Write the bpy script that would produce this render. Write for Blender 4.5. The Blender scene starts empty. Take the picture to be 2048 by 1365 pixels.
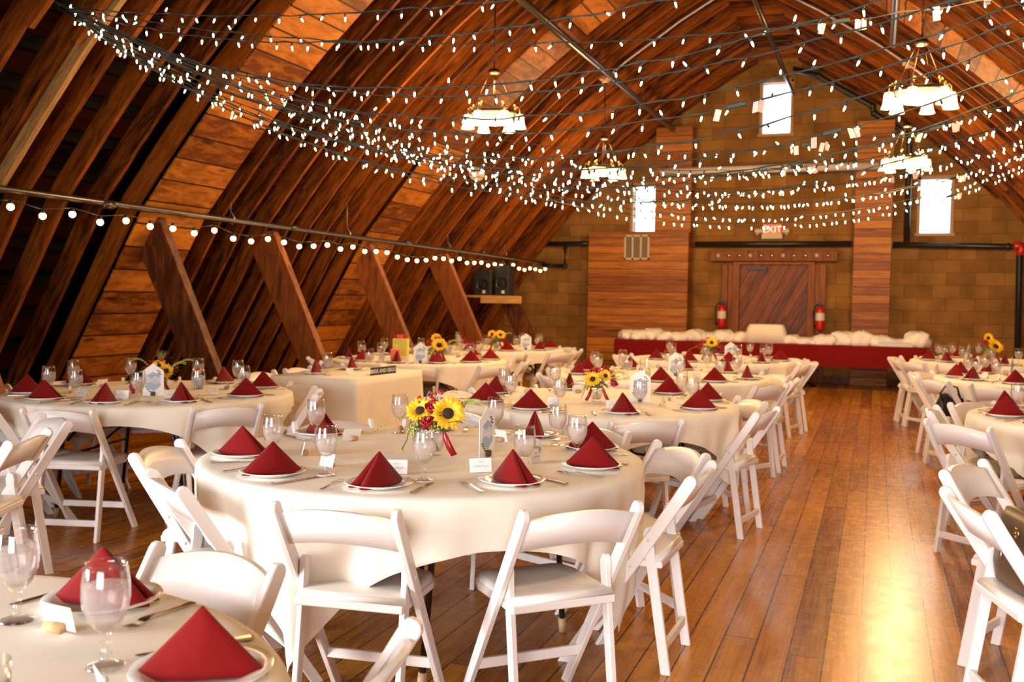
import bpy, bmesh, math, random
from mathutils import Vector, Matrix
random.seed(7)
PI = math.pi
R = math.radians
S = bpy.context.scene
COL = S.collection
# ------------------------------------------------------------------ camera, world, exposure, lights
CAM_H = 1.42
RT = Vector((0.9390947, 0.34333167, 0.01498353))
UP = Vector((-0.02930031, 0.03654973, 0.9989022))
FW = Vector((-0.34240712, 0.93850279, -0.04438338))
cd = bpy.data.cameras.new('camera')
cam = bpy.data.objects.new('camera', cd)
COL.objects.link(cam)
cam.matrix_world = Matrix(((RT.x, UP.x, -FW.x, 0), (RT.y, UP.y, -FW.y, 0), (RT.z, UP.z, -FW.z, CAM_H), (0, 0, 0, 1)))
cd.sensor_width = 36
cd.lens = 1990 * 36 / 2048
cd.clip_start = 0.05
cd.dof.use_dof = True
cd.dof.focus_distance = 3.45
cd.dof.aperture_fstop = 4.6
S.camera = cam
vs = S.view_settings
vs.view_transform = 'Standard'
vs.look = 'None'
vs.gamma = 1
vs.exposure = 0.35
vs.use_curve_mapping = False
S.cycles.sample_clamp_indirect = 4
S.cycles.sample_clamp_direct = 60
S.cycles.max_bounces = 8
S.cycles.transparent_max_bounces = 24
S.cycles.caustics_reflective = False
S.cycles.caustics_refractive = False
S.cycles.use_denoising = True
w = bpy.data.worlds.new('overcast_sky')
S.world = w
w.use_nodes = True
w.node_tree.nodes['Background'].inputs[0].default_value = (0.93, 0.98, 1.0, 1)
w.node_tree.nodes['Background'].inputs[1].default_value = 3.0
CX = -1.72          # hall axis
YW = 18.2           # end wall
YF = -4.0           # front wall behind the camera


def lamp(name, kind, loc, power, color, rot=None, size=None, sizey=None, spread=None):
    l = bpy.data.lights.new(name, kind)
    l.energy = power
    l.color = color
    o = bpy.data.objects.new(name, l)
    COL.objects.link(o)
    o.location = loc
    if rot: o.rotation_euler = rot
    if kind == 'AREA':
        l.shape = 'RECTANGLE'
        l.size = size
        l.size_y = sizey
        if spread: l.spread = spread
    elif size: l.shadow_soft_size = size
    return o


# daylight through the openings of the front wall and the high end windows
lamp('daylight_front_door', 'AREA', (0.3, YF + 0.12, 1.45), 200, (1.0, 0.95, 0.93), (R(68), 0, 0), 3.4, 2.5, spread=R(115))
lamp('daylight_left_door', 'AREA', (-6.05, -1.1, 1.35), 215, (1.0, 0.96, 0.95), (R(80), 0, R(-58)), 2.2, 2.2, spread=R(104))
for nm, x, z, sx, sy, p in [('daylight_top', -1.745, 4.82, .5, .9, 3), ('daylight_left', -4.05, 3.06, .5, .9, 4), ('daylight_right', .89, 3.05, .5, .9, 4)]:
    lamp(nm, 'AREA', (x, YW - 0.03, z), p, (0.85, 0.93, 1.0), (R(-90), 0, 0), sx, sy)
WARM = (1.0, 0.60, 0.25)
CH = [(-3.70, 9.5), (0.31, 9.5), (-3.70, 13.85), (0.31, 13.85), (0.31, 5.15), (-3.70, 0.3), (0.31, 0.8)]  # unseen left one behind the camera is added for its light

# ------------------------------------------------------------------ materials
def lin(h):
    if isinstance(h, str):
        c = [int(h[i:i + 2], 16) / 255 for i in (0, 2, 4)]
        return tuple((v / 12.92 if v <= .04045 else ((v + .055) / 1.055) ** 2.4) for v in c) + (1,)
    return tuple(h) + ((1,) if len(h) == 3 else ())


def mat(name, col=(0.8, 0.8, 0.8), rough=0.5, metal=0, spec=0.5, **kw):
    m = bpy.data.materials.new(name)
    m.use_nodes = True
    b = m.node_tree.nodes['Principled BSDF']
    b.inputs['Base Color'].default_value = lin(col)
    b.inputs['Roughness'].default_value = rough
    b.inputs['Metallic'].default_value = metal
    b.inputs['Specular IOR Level'].default_value = spec
    for k, v in kw.items():
        b.inputs[k.replace('_', ' ')].default_value = v
    return m


class NT:
    def __init__(s, m):
        s.t = m.node_tree
        s.b = s.t.nodes.get('Principled BSDF')

    def n(s, typ, **kw):
        x = s.t.nodes.new(typ)
        for k, v in kw.items():
            if k.startswith('i_'):
                key = k[2:]
                key = int(key) if key.isdigit() else key
                x.inputs[key].default_value = v
            else:
                setattr(x, k, v)
        return x

    def l(s, a, b):
        s.t.links.new(a, b)

    def m(s, op, a, b=None, c=None):
        x = s.n('ShaderNodeMath', operation=op)
        for i, v in enumerate((a, b, c)):
            if v is None: continue
            if isinstance(v, (int, float)): x.inputs[i].default_value = v
            else: s.l(v, x.inputs[i])
        return x.outputs[0]

    def ramp(s, fac, stops):
        x = s.n('ShaderNodeValToRGB')
        el = x.color_ramp.elements
        while len(el) < len(stops): el.new(0.5)
        for e, (p, c) in zip(el, stops):
            e.position = p
            e.color = lin(c)
        s.l(fac, x.inputs[0])
        return x.outputs[0]

    def mix(s, f, a, b, typ='MIX'):
        x = s.n('ShaderNodeMix', data_type='RGBA', blend_type=typ)
        for i, v in ((0, f), (6, a), (7, b)):
            if isinstance(v, (int, float)): x.inputs[i].default_value = v
            elif isinstance(v, tuple): x.inputs[i].default_value = lin(v)
            else: s.l(v, x.inputs[i])
        return x.outputs[2]

    def bump(s, h, strength=0.2, dist=0.01):
        x = s.n('ShaderNodeBump')
        x.inputs['Strength'].default_value = strength
        x.inputs['Distance'].default_value = dist
        s.l(h, x.inputs['Height'])
        s.l(x.outputs[0], s.b.inputs['Normal'])


def wood(name, dark, light, rough=0.55, scale=(1, 1, 1), uv=False, plank=None, rnd=0.35, knots=True, spec=0.3):
    """timber: grain stretched along one axis; plank = (axis, width) draws board joints with a tint per board"""
    m = mat(name, light, rough, spec=spec)
    t = NT(m)
    tc = t.n('ShaderNodeTexCoord')
    src = tc.outputs['UV' if uv else 'Object']
    mp = t.n('ShaderNodeMapping')
    mp.inputs['Scale'].default_value = scale
    t.l(src, mp.inputs[0])
    oi = t.n('ShaderNodeObjectInfo')
    off = t.n('ShaderNodeVectorMath', operation='ADD')
    cmb = t.n('ShaderNodeCombineXYZ')
    for i in range(3): t.l(t.m('MULTIPLY', oi.outputs['Random'], 37.0 + 11 * i), cmb.inputs[i])
    t.l(mp.outputs[0], off.inputs[0])
    t.l(cmb.outputs[0], off.inputs[1])
    vec = off.outputs[0]
    tint = oi.outputs['Random']
    joint = None
    if plank:
        sp = t.n('ShaderNodeSeparateXYZ')
        t.l(src, sp.inputs[0])
        q = t.m('DIVIDE', sp.outputs[plank[0]], plank[1])
        idx = t.m('FLOOR', q)
        fr = t.m('FRACT', q)
        wn = t.n('ShaderNodeTexWhiteNoise', noise_dimensions='2D')
        c2 = t.n('ShaderNodeCombineXYZ')
        t.l(idx, c2.inputs[0])
        t.l(oi.outputs['Random'], c2.inputs[1])
        t.l(c2.outputs[0], wn.inputs[0])
        tint = wn.outputs['Value']
        joint = t.m('LESS_THAN', t.m('MINIMUM', fr, t.m('SUBTRACT', 1.0, fr)), 0.035)
        o2 = t.n('ShaderNodeVectorMath', operation='ADD')
        c3 = t.n('ShaderNodeCombineXYZ')
        t.l(t.m('MULTIPLY', tint, 50), c3.inputs[0])
        t.l(t.m('MULTIPLY', tint, 31), c3.inputs[1])
        t.l(vec, o2.inputs[0])
        t.l(c3.outputs[0], o2.inputs[1])
        vec = o2.outputs[0]
    nz = t.n('ShaderNodeTexNoise', i_Scale=3.0, i_Detail=6.0, i_Roughness=0.6, i_Distortion=0.6)
    t.l(vec, nz.inputs['Vector'])
    f = t.m('ADD', t.m('MULTIPLY', nz.outputs[0], 1.0), t.m('MULTIPLY', t.m('SUBTRACT', tint, 0.5), rnd))
    c = t.ramp(f, [(0.30, dark), (0.72, light)])
    if knots:
        vo = t.n('ShaderNodeTexVoronoi', i_Scale=0.9)
        t.l(vec, vo.inputs['Vector'])
        k = t.ramp(vo.outputs['Distance'], [(0.06, (0.25, 0.2, 0.2)), (0.13, (1, 1, 1))])
        c = t.mix(1.0, c, k, 'MULTIPLY')
    if joint is not None:
        c = t.mix(joint, c, tuple(v * 0.25 for v in lin(dark)[:3]))
    t.l(c, t.b.inputs['Base Color'])
    t.bump(nz.outputs[0], 0.15, 0.004)
    return m


M = {}
M['rafter'] = wood('rafter_timber', (0.040, 0.0085, 0.001), (0.29, 0.078, 0.007), uv=True, scale=(1.2, 7, 1), rnd=0.35, rough=.7, spec=.12)
M['rafter_pale'] = wood('pale_sistered_timber', (0.22, 0.11, 0.03), (0.62, 0.36, 0.13), uv=True, scale=(1.2, 9, 1), rnd=0.2)
M['sheath'] = wood('shaded_dark_roof_boards', (0.005, 0.0015, 0.0006), (0.032, 0.008, 0.002), spec=.03, rough=.8, uv=True, scale=(6, .8, 1), rnd=0.4, plank=(0, 0.19))  # dark boards, colour pushed near black for the shade between rafters
M['panel'] = wood('plank_panel', (0.13, 0.032, 0.004), (0.52, 0.18, 0.022), uv=True, scale=(5, 1.3, 1), rnd=0.38, rough=.65, spec=.15, plank=(0, 0.235))
M['brace'] = wood('brace_timber', (0.06, 0.014, 0.003), (0.30, 0.085, 0.014), scale=(6, 6, 1.2), rnd=0.3)
M['clad'] = wood('red_horizontal_cladding', (0.22, 0.060, 0.007), (0.56, 0.20, 0.024), scale=(.6, 2, 10), plank=(2, 0.14), rnd=0.35, rough=.5)
M['door'] = wood('dark_diagonal_door_boards', (0.09, 0.018, 0.004), (0.27, 0.068, 0.012), uv=True, scale=(7, 1, 1), plank=(0, 0.14), rnd=0.22, rough=.45)
M['doorframe'] = wood('door_frame_timber', (0.13, 0.035, 0.008), (0.30, 0.095, 0.02), scale=(6, 6, 1), rnd=0.2)
M['shelfwood'] = wood('pale_shelf_timber', (0.40, 0.20, 0.06), (0.65, 0.36, 0.12), scale=(1.2, 1.2, 8), rnd=0.1)
M['white'] = mat('white_chair_paint', (0.84, 0.80, 0.79), 0.32)
M['pad'] = mat('white_vinyl_seat_pad', (0.86, 0.83, 0.80), 0.38)
M['black'] = mat('black_steel', (0.012, 0.012, 0.013), 0.4)
M['blackfit'] = mat('black_pipe', (0.02, 0.017, 0.016), 0.35)
M['conduit'] = mat('galvanised_conduit', (0.55, 0.45, 0.42), 0.35, metal=.6)
M['steelpipe'] = mat('dark_steel_pipe', (0.09, 0.075, 0.07), 0.28, metal=.7)
M['tan'] = mat('tan_rubber_foot', (0.50, 0.36, 0.20), 0.6)
M['china'] = mat('white_china', (0.86, 0.83, 0.80), 0.12)
M['silver'] = mat('polished_cutlery', (0.62, 0.54, 0.48), 0.16, metal=1)
M['cork'] = mat('cork', (0.55, 0.36, 0.18), 0.8)
M['darkcork'] = mat('dark_cork_stand', (0.09, 0.045, 0.03), 0.7)
M['card'] = mat('white_card', (0.86, 0.85, 0.84), 0.6)
M['ink'] = mat('black_ink', (0.02, 0.02, 0.02), 0.6)
M['bluewash'] = mat('blue_watercolour', (0.36, 0.47, 0.66), 0.6)
M['greywash'] = mat('pale_grey_watercolour', (0.66, 0.68, 0.74), 0.6)
M['peach'] = mat('peach_watercolour', (0.85, 0.62, 0.55), 0.6)
M['red'] = mat('red_enamel', (0.55, 0.015, 0.012), 0.3)
M['label'] = mat('pale_label', (0.75, 0.70, 0.6), 0.5)
M['vent'] = mat('cream_vent_metal', (0.60, 0.50, 0.36), 0.5)
M['ventdark'] = mat('dark_vent_mesh', (0.20, 0.15, 0.09), 0.7)  # darker tone of the louvre panel inside the vent frame
M['brass'] = mat('brass', (0.62, 0.42, 0.16), 0.3, metal=1)
M['bronze'] = mat('dark_bronze', (0.05, 0.03, 0.02), 0.4, metal=.6)
M['screen'] = mat('white_screen_housing', (0.74, 0.66, 0.62), 0.4)
M['leather'] = mat('brown_leather', (0.10, 0.058, 0.035), 0.42)
M['olive'] = mat('olive_leather', (0.17, 0.13, 0.065), 0.5)
M['blackleather'] = mat('black_leather', (0.02, 0.018, 0.018), 0.4)
M['petal'] = mat('sunflower_petal', (0.95, 0.52, 0.015), 0.5)
M['disc'] = mat('sunflower_seed_disc', (0.035, 0.018, 0.01), 0.9)
M['rose'] = mat('red_rose_petal', (0.42, 0.008, 0.012), 0.55)
M['berry'] = mat('red_berry', (0.50, 0.012, 0.012), 0.25)
M['leaf'] = mat('grey_green_leaf', (0.12, 0.18, 0.085), 0.5)
M['lime'] = mat('lime_filler_leaf', (0.36, 0.42, 0.08), 0.6)
M['stem'] = mat('green_stem', (0.16, 0.22, 0.05), 0.5)
M['grass'] = mat('dry_grass_plume', (0.35, 0.28, 0.10), 0.7)
M['ribbon'] = mat('dark_red_ribbon', (0.30, 0.008, 0.010), 0.28)
M['blue'] = mat('blue_glazed', (0.04, 0.13, 0.26), 0.4)
M['skin'] = mat('pink_painted', (0.72, 0.34, 0.24), 0.5)
M['magenta'] = mat('magenta_glazed', (0.35, 0.02, 0.07), 0.35)
M['orange'] = mat('orange_paper', (0.85, 0.17, 0.03), 0.5)
M['yellow'] = mat('yellow_green_paper', (0.62, 0.55, 0.10), 0.6)
M['pinkpaper'] = mat('pink_tissue_paper', (0.78, 0.50, 0.62), 0.6)
M['linen'] = mat('white_linen', (0.90, 0.85, 0.82), 0.85)
M['green'] = mat('dark_green_wire', (0.028, 0.040, 0.032), 0.5)
M['tag'] = mat('paper_wire_tag', (0.78, 0.62, 0.52), 0.6)
M['rim'] = mat('window_frame_paint', (0.42, 0.24, 0.12), 0.5)
M['speaker'] = mat('black_speaker_box', (0.012, 0.012, 0.014), 0.6)
M['graydark'] = mat('roof_cover', (0.01, 0.006, 0.004), 0.9)

for k, base, fold in (('cloth', (0.88, 0.83, 0.74), .05), ('napkin', (0.18, 0.0035, 0.0038), .05), ('redcloth', (0.18, 0.004, 0.005), .06)):
    m = mat({'cloth': 'ivory_table_linen', 'napkin': 'red_napkin_linen', 'redcloth': 'dark_red_table_linen'}[k], base, 0.85, spec=.15)
    t = NT(m)
    tc = t.n('ShaderNodeTexCoord')
    nz = t.n('ShaderNodeTexNoise', i_Scale=7.0, i_Detail=3.0)
    t.l(tc.outputs['Object'], nz.inputs['Vector'])
    c = t.mix(nz.outputs[0], tuple(v * (1 - fold) for v in base), tuple(min(1, v * (1 + fold)) for v in base))
    t.l(c, t.b.inputs['Base Color'])
    n2 = t.n('ShaderNodeTexNoise', i_Scale=(3.5 if k != 'napkin' else 20.0), i_Detail=2.0)
    t.l(tc.outputs['Object'], n2.inputs['Vector'])
    t.bump(n2.outputs[0], 0.25, 0.012)
    t.b.inputs['Sheen Weight'].default_value = 0.1
    M[k] = m

# block wall
m = mat('concrete_block', (0.4, 0.3, 0.15), 0.9, spec=.1)
t = NT(m)
tc = t.n('ShaderNodeTexCoord')
sp = t.n('ShaderNodeSeparateXYZ')
t.l(tc.outputs['Object'], sp.inputs[0])
cb = t.n('ShaderNodeCombineXYZ')
t.l(sp.outputs[0], cb.inputs[0])
t.l(sp.outputs[2], cb.inputs[1])
br = t.n('ShaderNodeTexBrick', offset=0.5)
for k, v in (('Scale', 1.0), ('Mortar Size', 0.007), ('Mortar Smooth', 0.6), ('Bias', 0.0), ('Brick Width', 0.44), ('Row Height', 0.215)):
    br.inputs[k].default_value = v
br.inputs['Color1'].default_value = lin((0.36, 0.185, 0.055))
br.inputs['Color2'].default_value = lin((0.25, 0.120, 0.034))
br.inputs['Mortar'].default_value = lin((0.17, 0.095, 0.028))
t.l(cb.outputs[0], br.inputs['Vector'])
nz = t.n('ShaderNodeTexNoise', i_Scale=2.2, i_Detail=5.0)
t.l(tc.outputs['Object'], nz.inputs['Vector'])
t.l(t.mix(1.0, br.outputs[0], t.ramp(nz.outputs[0], [(0.3, (0.62, 0.62, 0.62)), (0.7, (1.15, 1.1, 1.0))]), 'MULTIPLY'), t.b.inputs['Base Color'])
t.bump(br.outputs['Fac'], -0.25, 0.01)
M['block'] = m

# floor boards running down the hall
m = mat('varnished_fir_floor', (0.4, 0.2, 0.06), 0.22, spec=0.38)
t = NT(m)
tc = t.n('ShaderNodeTexCoord')
sp = t.n('ShaderNodeSeparateXYZ')
t.l(tc.outputs['Object'], sp.inputs[0])
qx = t.m('DIVIDE', t.m('ADD', sp.outputs[0], 0.02), 0.135)
ix = t.m('FLOOR', qx)
fx = t.m('FRACT', qx)
w1 = t.n('ShaderNodeTexWhiteNoise', noise_dimensions='1D')
t.l(ix, w1.inputs['W'])
qy = t.m('ADD', t.m('DIVIDE', sp.outputs[1], 3.1), t.m('MULTIPLY', w1.outputs['Value'], 9.0))
iy = t.m('FLOOR', qy)
fy = t.m('FRACT', qy)
w2 = t.n('ShaderNodeTexWhiteNoise', noise_dimensions='2D')
c2 = t.n('ShaderNodeCombineXYZ')
t.l(ix, c2.inputs[0])
t.l(iy, c2.inputs[1])
t.l(c2.outputs[0], w2.inputs[0])
tint = w2.outputs['Value']
v = t.n('ShaderNodeCombineXYZ')
t.l(t.m('ADD', t.m('MULTIPLY', sp.outputs[0], 22.0), t.m('MULTIPLY', tint, 60)), v.inputs[0])
t.l(t.m('ADD', t.m('MULTIPLY', sp.outputs[1], 1.3), t.m('MULTIPLY', tint, 23)), v.inputs[1])
nz = t.n('ShaderNodeTexNoise', i_Scale=1.0, i_Detail=5.0, i_Roughness=0.6, i_Distortion=1.2)
t.l(v.outputs[0], nz.inputs['Vector'])
wv = t.n('ShaderNodeTexWave', wave_type='BANDS', bands_direction='X', wave_profile='SIN', i_Scale=0.9, i_Distortion=9.0, i_Detail=2.0)
wv.inputs['Detail Scale'].default_value = 0.7
v3 = t.n('ShaderNodeCombineXYZ')
t.l(t.m('ADD', t.m('MULTIPLY', sp.outputs[0], 16.0), t.m('MULTIPLY', tint, 60)), v3.inputs[0])
t.l(t.m('ADD', t.m('MULTIPLY', sp.outputs[1], 1.6), t.m('MULTIPLY', tint, 23)), v3.inputs[1])
t.l(v3.outputs[0], wv.inputs['Vector'])
f = t.m('ADD', t.m('ADD', t.m('MULTIPLY', nz.outputs[0], 0.65), t.m('MULTIPLY', wv.outputs[0], 0.08)), t.m('MULTIPLY', t.m('SUBTRACT', tint, 0.35), 0.30))
c = t.ramp(f, [(0.16, (0.16, 0.040, 0.004)), (0.36, (0.38, 0.135, 0.011)), (0.66, (0.64, 0.285, 0.026))])
jx = t.m('LESS_THAN', t.m('MINIMUM', fx, t.m('SUBTRACT', 1.0, fx)), 0.027)
jy = t.m('LESS_THAN', t.m('MINIMUM', fy, t.m('SUBTRACT', 1.0, fy)), 0.0010)
j = t.m('MAXIMUM', jx, jy)
c = t.mix(j, c, (0.07, 0.025, 0.01))
t.l(c, t.b.inputs['Base Color'])
sc = t.n('ShaderNodeTexNoise', i_Scale=9.0, i_Detail=6.0, i_Roughness=0.7)
t.l(tc.outputs['Object'], sc.inputs['Vector'])
t.l(t.m('ADD', 0.17, t.m('MULTIPLY', sc.outputs[0], 0.20)), t.b.inputs['Roughness'])
t.bump(t.m('ADD', t.m('MULTIPLY', wv.outputs[0], 0.06), t.m('ADD', t.m('MULTIPLY', sc.outputs[0], 0.5), t.m('MULTIPLY', nz.outputs[0], 0.3))), 0.10, 0.004)
M['floor'] = m


def emis(name, col, strength, sampling=None, base=None):
    m = mat(name, base or col, 0.4)
    b = m.node_tree.nodes['Principled BSDF']
    b.inputs['Emission Color'].default_value = lin(col)
    b.inputs['Emission Strength'].default_value = strength
    if sampling: m.cycles.emission_sampling = sampling
    return m


M['shade'] = emis('lit_glass_shade', (1.0, 0.76, 0.42), 1.9, 'NONE', (0.9, 0.85, 0.75))
M['bowl'] = emis('lit_alabaster_bowl', (1.0, 0.58, 0.22), 1.0, 'NONE', (0.9, 0.7, 0.4))
M['bulb'] = emis('lit_mini_bulb', (1.0, 0.78, 0.46), 16, 'NONE')
M['bulbcool'] = emis('lit_cool_mini_bulb', (0.92, 0.93, 1.0), 18, 'NONE')
M['globe'] = emis('lit_globe_bulb', (1.0, 0.62, 0.25), 12)
M['exitred'] = emis('exit_letters', (1.0, 0.62, 0.45), 1.1, 'NONE', (.6, .5, .4))
M['exitpanel'] = emis('exit_sign_face', (1.0, 0.10, 0.03), 0.75, 'NONE', (0.5, 0.05, 0.02))


def thin_glass(name, tint, gloss_col=(1, 1, 1), base=0.04, rough=0.02, power=3.0):
    m = bpy.data.materials.new(name)
    m.use_nodes = True
    nt = m.node_tree
    nt.nodes.clear()
    o = nt.nodes.new('ShaderNodeOutputMaterial')
    mx = nt.nodes.new('ShaderNodeMixShader')
    tr = nt.nodes.new('ShaderNodeBsdfTransparent')
    gl = nt.nodes.new('ShaderNodeBsdfGlossy')
    lw = nt.nodes.new('ShaderNodeLayerWeight')
    tr.inputs[0].default_value = lin(tint)
    gl.inputs[0].default_value = lin(gloss_col)
    gl.inputs['Roughness'].default_value = rough
    lw.inputs[0].default_value = 0.5
    pw = nt.nodes.new('ShaderNodeMath')
    pw.operation = 'POWER'
    pw.inputs[1].default_value = power
    nt.links.new(lw.outputs['Facing'], pw.inputs[0])
    ad = nt.nodes.new('ShaderNodeMath')
    ad.inputs[1].default_value = base
    nt.links.new(pw.outputs[0], ad.inputs[0])
    ad.use_clamp = True
    nt.links.new(ad.outputs[0], mx.inputs[0])
    nt.links.new(tr.outputs[0], mx.inputs[1])
    nt.links.new(gl.outputs[0], mx.inputs[2])
    nt.links.new(mx.outputs[0], o.inputs[0])
    return m


M['glass'] = thin_glass('clear_glass', (0.985, 0.98, 0.975))
M['pane'] = thin_glass('window_pane', (0.92, 0.96, 0.97), base=.02)
# iced water: half see-through, half refracting, pale diffuse mixed in to brighten it
m = bpy.data.materials.new('iced_water')
m.use_nodes = True
nt = m.node_tree
nt.nodes.clear()
o = nt.nodes.new('ShaderNodeOutputMaterial')
mx = nt.nodes.new('ShaderNodeMixShader')
mx2 = nt.nodes.new('ShaderNodeMixShader')
tr = nt.nodes.new('ShaderNodeBsdfTransparent')
tr.inputs[0].default_value = (0.98, 0.96, 0.95, 1)
rf = nt.nodes.new('ShaderNodeBsdfRefraction')
rf.inputs['Roughness'].default_value = 0.06
rf.inputs['IOR'].default_value = 1.10
df = nt.nodes.new('ShaderNodeBsdfDiffuse')
df.inputs[0].default_value = (0.92, 0.86, 0.85, 1)
mx.inputs[0].default_value = 0.3
mx2.inputs[0].default_value = 0.22
nt.links.new(tr.outputs[0], mx.inputs[1])
nt.links.new(rf.outputs[0], mx.inputs[2])
nt.links.new(mx.outputs[0], mx2.inputs[1])
nt.links.new(df.outputs[0], mx2.inputs[2])
nt.links.new(mx2.outputs[0], o.inputs[0])
M['water'] = m

# ------------------------------------------------------------------ mesh helpers
class MB:
    """collects faces; builds one mesh"""
    def __init__(s):
        s.v, s.f, s.mi, s.uv, s.sm = [], [], [], [], []

    def face(s, pts, mi=0, uv=None, smooth=False):
        b = len(s.v)
        s.v += [tuple(p) for p in pts]
        s.f.append(tuple(range(b, b + len(pts))))
        s.mi.append(mi)
        s.uv.append(uv)
        s.sm.append(smooth)

    def mesh(s, verts, faces, mi=0, smooth=True, uvs=None):
        b = len(s.v)
        s.v += [tuple(p) for p in verts]
        for i, f in enumerate(faces):
            s.f.append(tuple(b + k for k in f))
            s.mi.append(mi)
            s.uv.append(uvs[i] if uvs else None)
            s.sm.append(smooth)
        return s

    def box(s, c, d, mi=0, rz=0, mtx=None):
        hx, hy, hz = d[0] / 2, d[1] / 2, d[2] / 2
        P = [Vector((x, y, z)) for x in (-hx, hx) for y in (-hy, hy) for z in (-hz, hz)]
        m_ = mtx if mtx is not None else Matrix.Rotation(rz, 3, 'Z')
        P = [m_ @ p + Vector(c) for p in P]
        return s.mesh(P, [(0, 1, 3, 2), (4, 6, 7, 5), (0, 4, 5, 1), (2, 3, 7, 6), (0, 2, 6, 4), (1, 5, 7, 3)], mi, False)

    def prism(s, pts, a, b, axis=0, mi=0):
        """polygon pts (2D) extruded along axis from a to b"""
        def P(p, t):
            q = [p[0], p[1]]
            q.insert(axis, t)
            return q
        n = len(pts)
        V = [P(p, a) for p in pts] + [P(p, b) for p in pts]
        F = [tuple(range(n))[::-1], tuple(range(n, 2 * n))] + [(i, (i + 1) % n, n + (i + 1) % n, n + i) for i in range(n)]
        return s.mesh(V, F, mi, False)

    def lathe(s, prof, n=24, c=(0, 0, 0), mi=0, cap=False):
        V, F = [], []
        for r, z in prof:
            for i in range(n):
                a = 2 * PI * i / n
                V.append((c[0] + r * math.cos(a), c[1] + r * math.sin(a), c[2] + z))
        for j in range(len(prof) - 1):
            for i in range(n):
                k = (i + 1) % n
                F.append((j * n + i, j * n + k, (j + 1) * n + k, (j + 1) * n + i))
        return s.mesh(V, F, mi, True)

    def tube(s, pts, r, n=8, mi=0, caps=True):
        pts = [Vector(p) for p in pts]
        V, F = [], []
        up = Vector((0, 0, 1))
        for i, p in enumerate(pts):
            t = (pts[min(i + 1, len(pts) - 1)] - pts[max(i - 1, 0)]).normalized()
            a = t.cross(up)
            if a.length < 1e-3: a = t.cross(Vector((1, 0, 0)))
            a.normalize()
            b = t.cross(a)
            rr = r[i] if isinstance(r, (list, tuple)) else r
            for k in range(n):
                th = 2 * PI * k / n
                V.append(p + a * rr * math.cos(th) + b * rr * math.sin(th))
        for i in range(len(pts) - 1):
            for k in range(n):
                l = (k + 1) % n
                F.append((i * n + k, i * n + l, (i + 1) * n + l, (i + 1) * n + k))
        if caps:
            F.append(tuple(range(n)))
            F.append(tuple(range((len(pts) - 1) * n, len(pts) * n))[::-1])
        return s.mesh(V, F, mi, True)

    def ball(s, c, r, n=10, mi=0, sc=(1, 1, 1)):
        V, F = [], []
        k = max(4, n // 2 + 1)
        for j in range(k + 1):
            ph = PI * j / k
            for i in range(n):
                a = 2 * PI * i / n
                V.append((c[0] + r * sc[0] * math.sin(ph) * math.cos(a), c[1] + r * sc[1] * math.sin(ph) * math.sin(a), c[2] + r * sc[2] * math.cos(ph)))
        for j in range(k):
            for i in range(n):
                l = (i + 1) % n
                F.append((j * n + i, (j + 1) * n + i, (j + 1) * n + l, j * n + l))
        return s.mesh(V, F, mi, True)

    def build(s, name, mats, parent=None, bevel=0, solid=0, weld=False, subsurf=0, loc=None, rz=0):
        me = bpy.data.meshes.new(name)
        me.from_pydata(s.v, [], s.f)
        if any(u for u in s.uv):
            ul = me.uv_layers.new(name='UVMap')
            for p, u in zip(me.polygons, s.uv):
                if u:
                    for li, q in zip(p.loop_indices, u): ul.data[li].uv = q
        for m_ in (mats if isinstance(mats, (list, tuple)) else [mats]): me.materials.append(m_)
        for p, mi, sm in zip(me.polygons, s.mi, s.sm):
            p.material_index = mi
            p.use_smooth = sm
        bm = bmesh.new()
        bm.from_mesh(me)
        if weld: bmesh.ops.remove_doubles(bm, verts=bm.verts, dist=1e-5)
        bmesh.ops.recalc_face_normals(bm, faces=bm.faces)
        if bevel:
            es = [e for e in bm.edges if len(e.link_faces) == 2 and e.calc_face_angle(0) > 0.6]
            bmesh.ops.bevel(bm, geom=es, offset=bevel, segments=1, profile=0.5, affect='EDGES')
        bm.to_mesh(me)
        bm.free()
        o = bpy.data.objects.new(name, me)
        COL.objects.link(o)
        if solid:
            md = o.modifiers.new('thickness', 'SOLIDIFY')
            md.thickness = solid
            md.offset = 0
        if subsurf:
            md = o.modifiers.new('smooth', 'SUBSURF')
            md.levels = md.render_levels = subsurf
        if parent: o.parent = parent
        if loc: o.location = loc
        o.rotation_euler.z = rz
        return o


def empty(name, loc=(0, 0, 0), rz=0):
    o = bpy.data.objects.new(name, None)
    COL.objects.link(o)
    o.empty_display_size = 0.1
    o.location = loc
    o.rotation_euler = (0, 0, rz)
    return o


def tag(o, label=None, cat=None, group=None, kind=None):
    for k, v_ in (('label', label), ('category', cat), ('group', group), ('kind', kind)):
        if v_: o[k] = v_
    return o


KIDS = {}


def kids(o):
    return o.children


def dup(root, loc, rz=0, label=None, group=None, cat=None):
    r = root.copy()
    COL.objects.link(r)
    r.location = loc
    r.rotation_euler = (0, 0, rz)
    tag(r, label, cat, group)
    for ch in list(root.children):
        c_ = ch.copy()
        COL.objects.link(c_)
        c_.parent = r
        for g_ in list(ch.children):
            d_ = g_.copy()
            COL.objects.link(d_)
            d_.parent = c_
    return r


def struct(o, label=None):
    o['kind'] = 'structure'
    if label: o['label'] = label
    return o


# ------------------------------------------------------------------ the hall
PW = [(5.65, 0.0), (4.38, 2.17), (3.98, 2.66), (3.55, 3.16), (3.05, 3.66), (2.45, 4.20), (1.70, 4.78), (0.95, 5.28), (0.35, 5.62), (-0.35, 5.62)]


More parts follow.
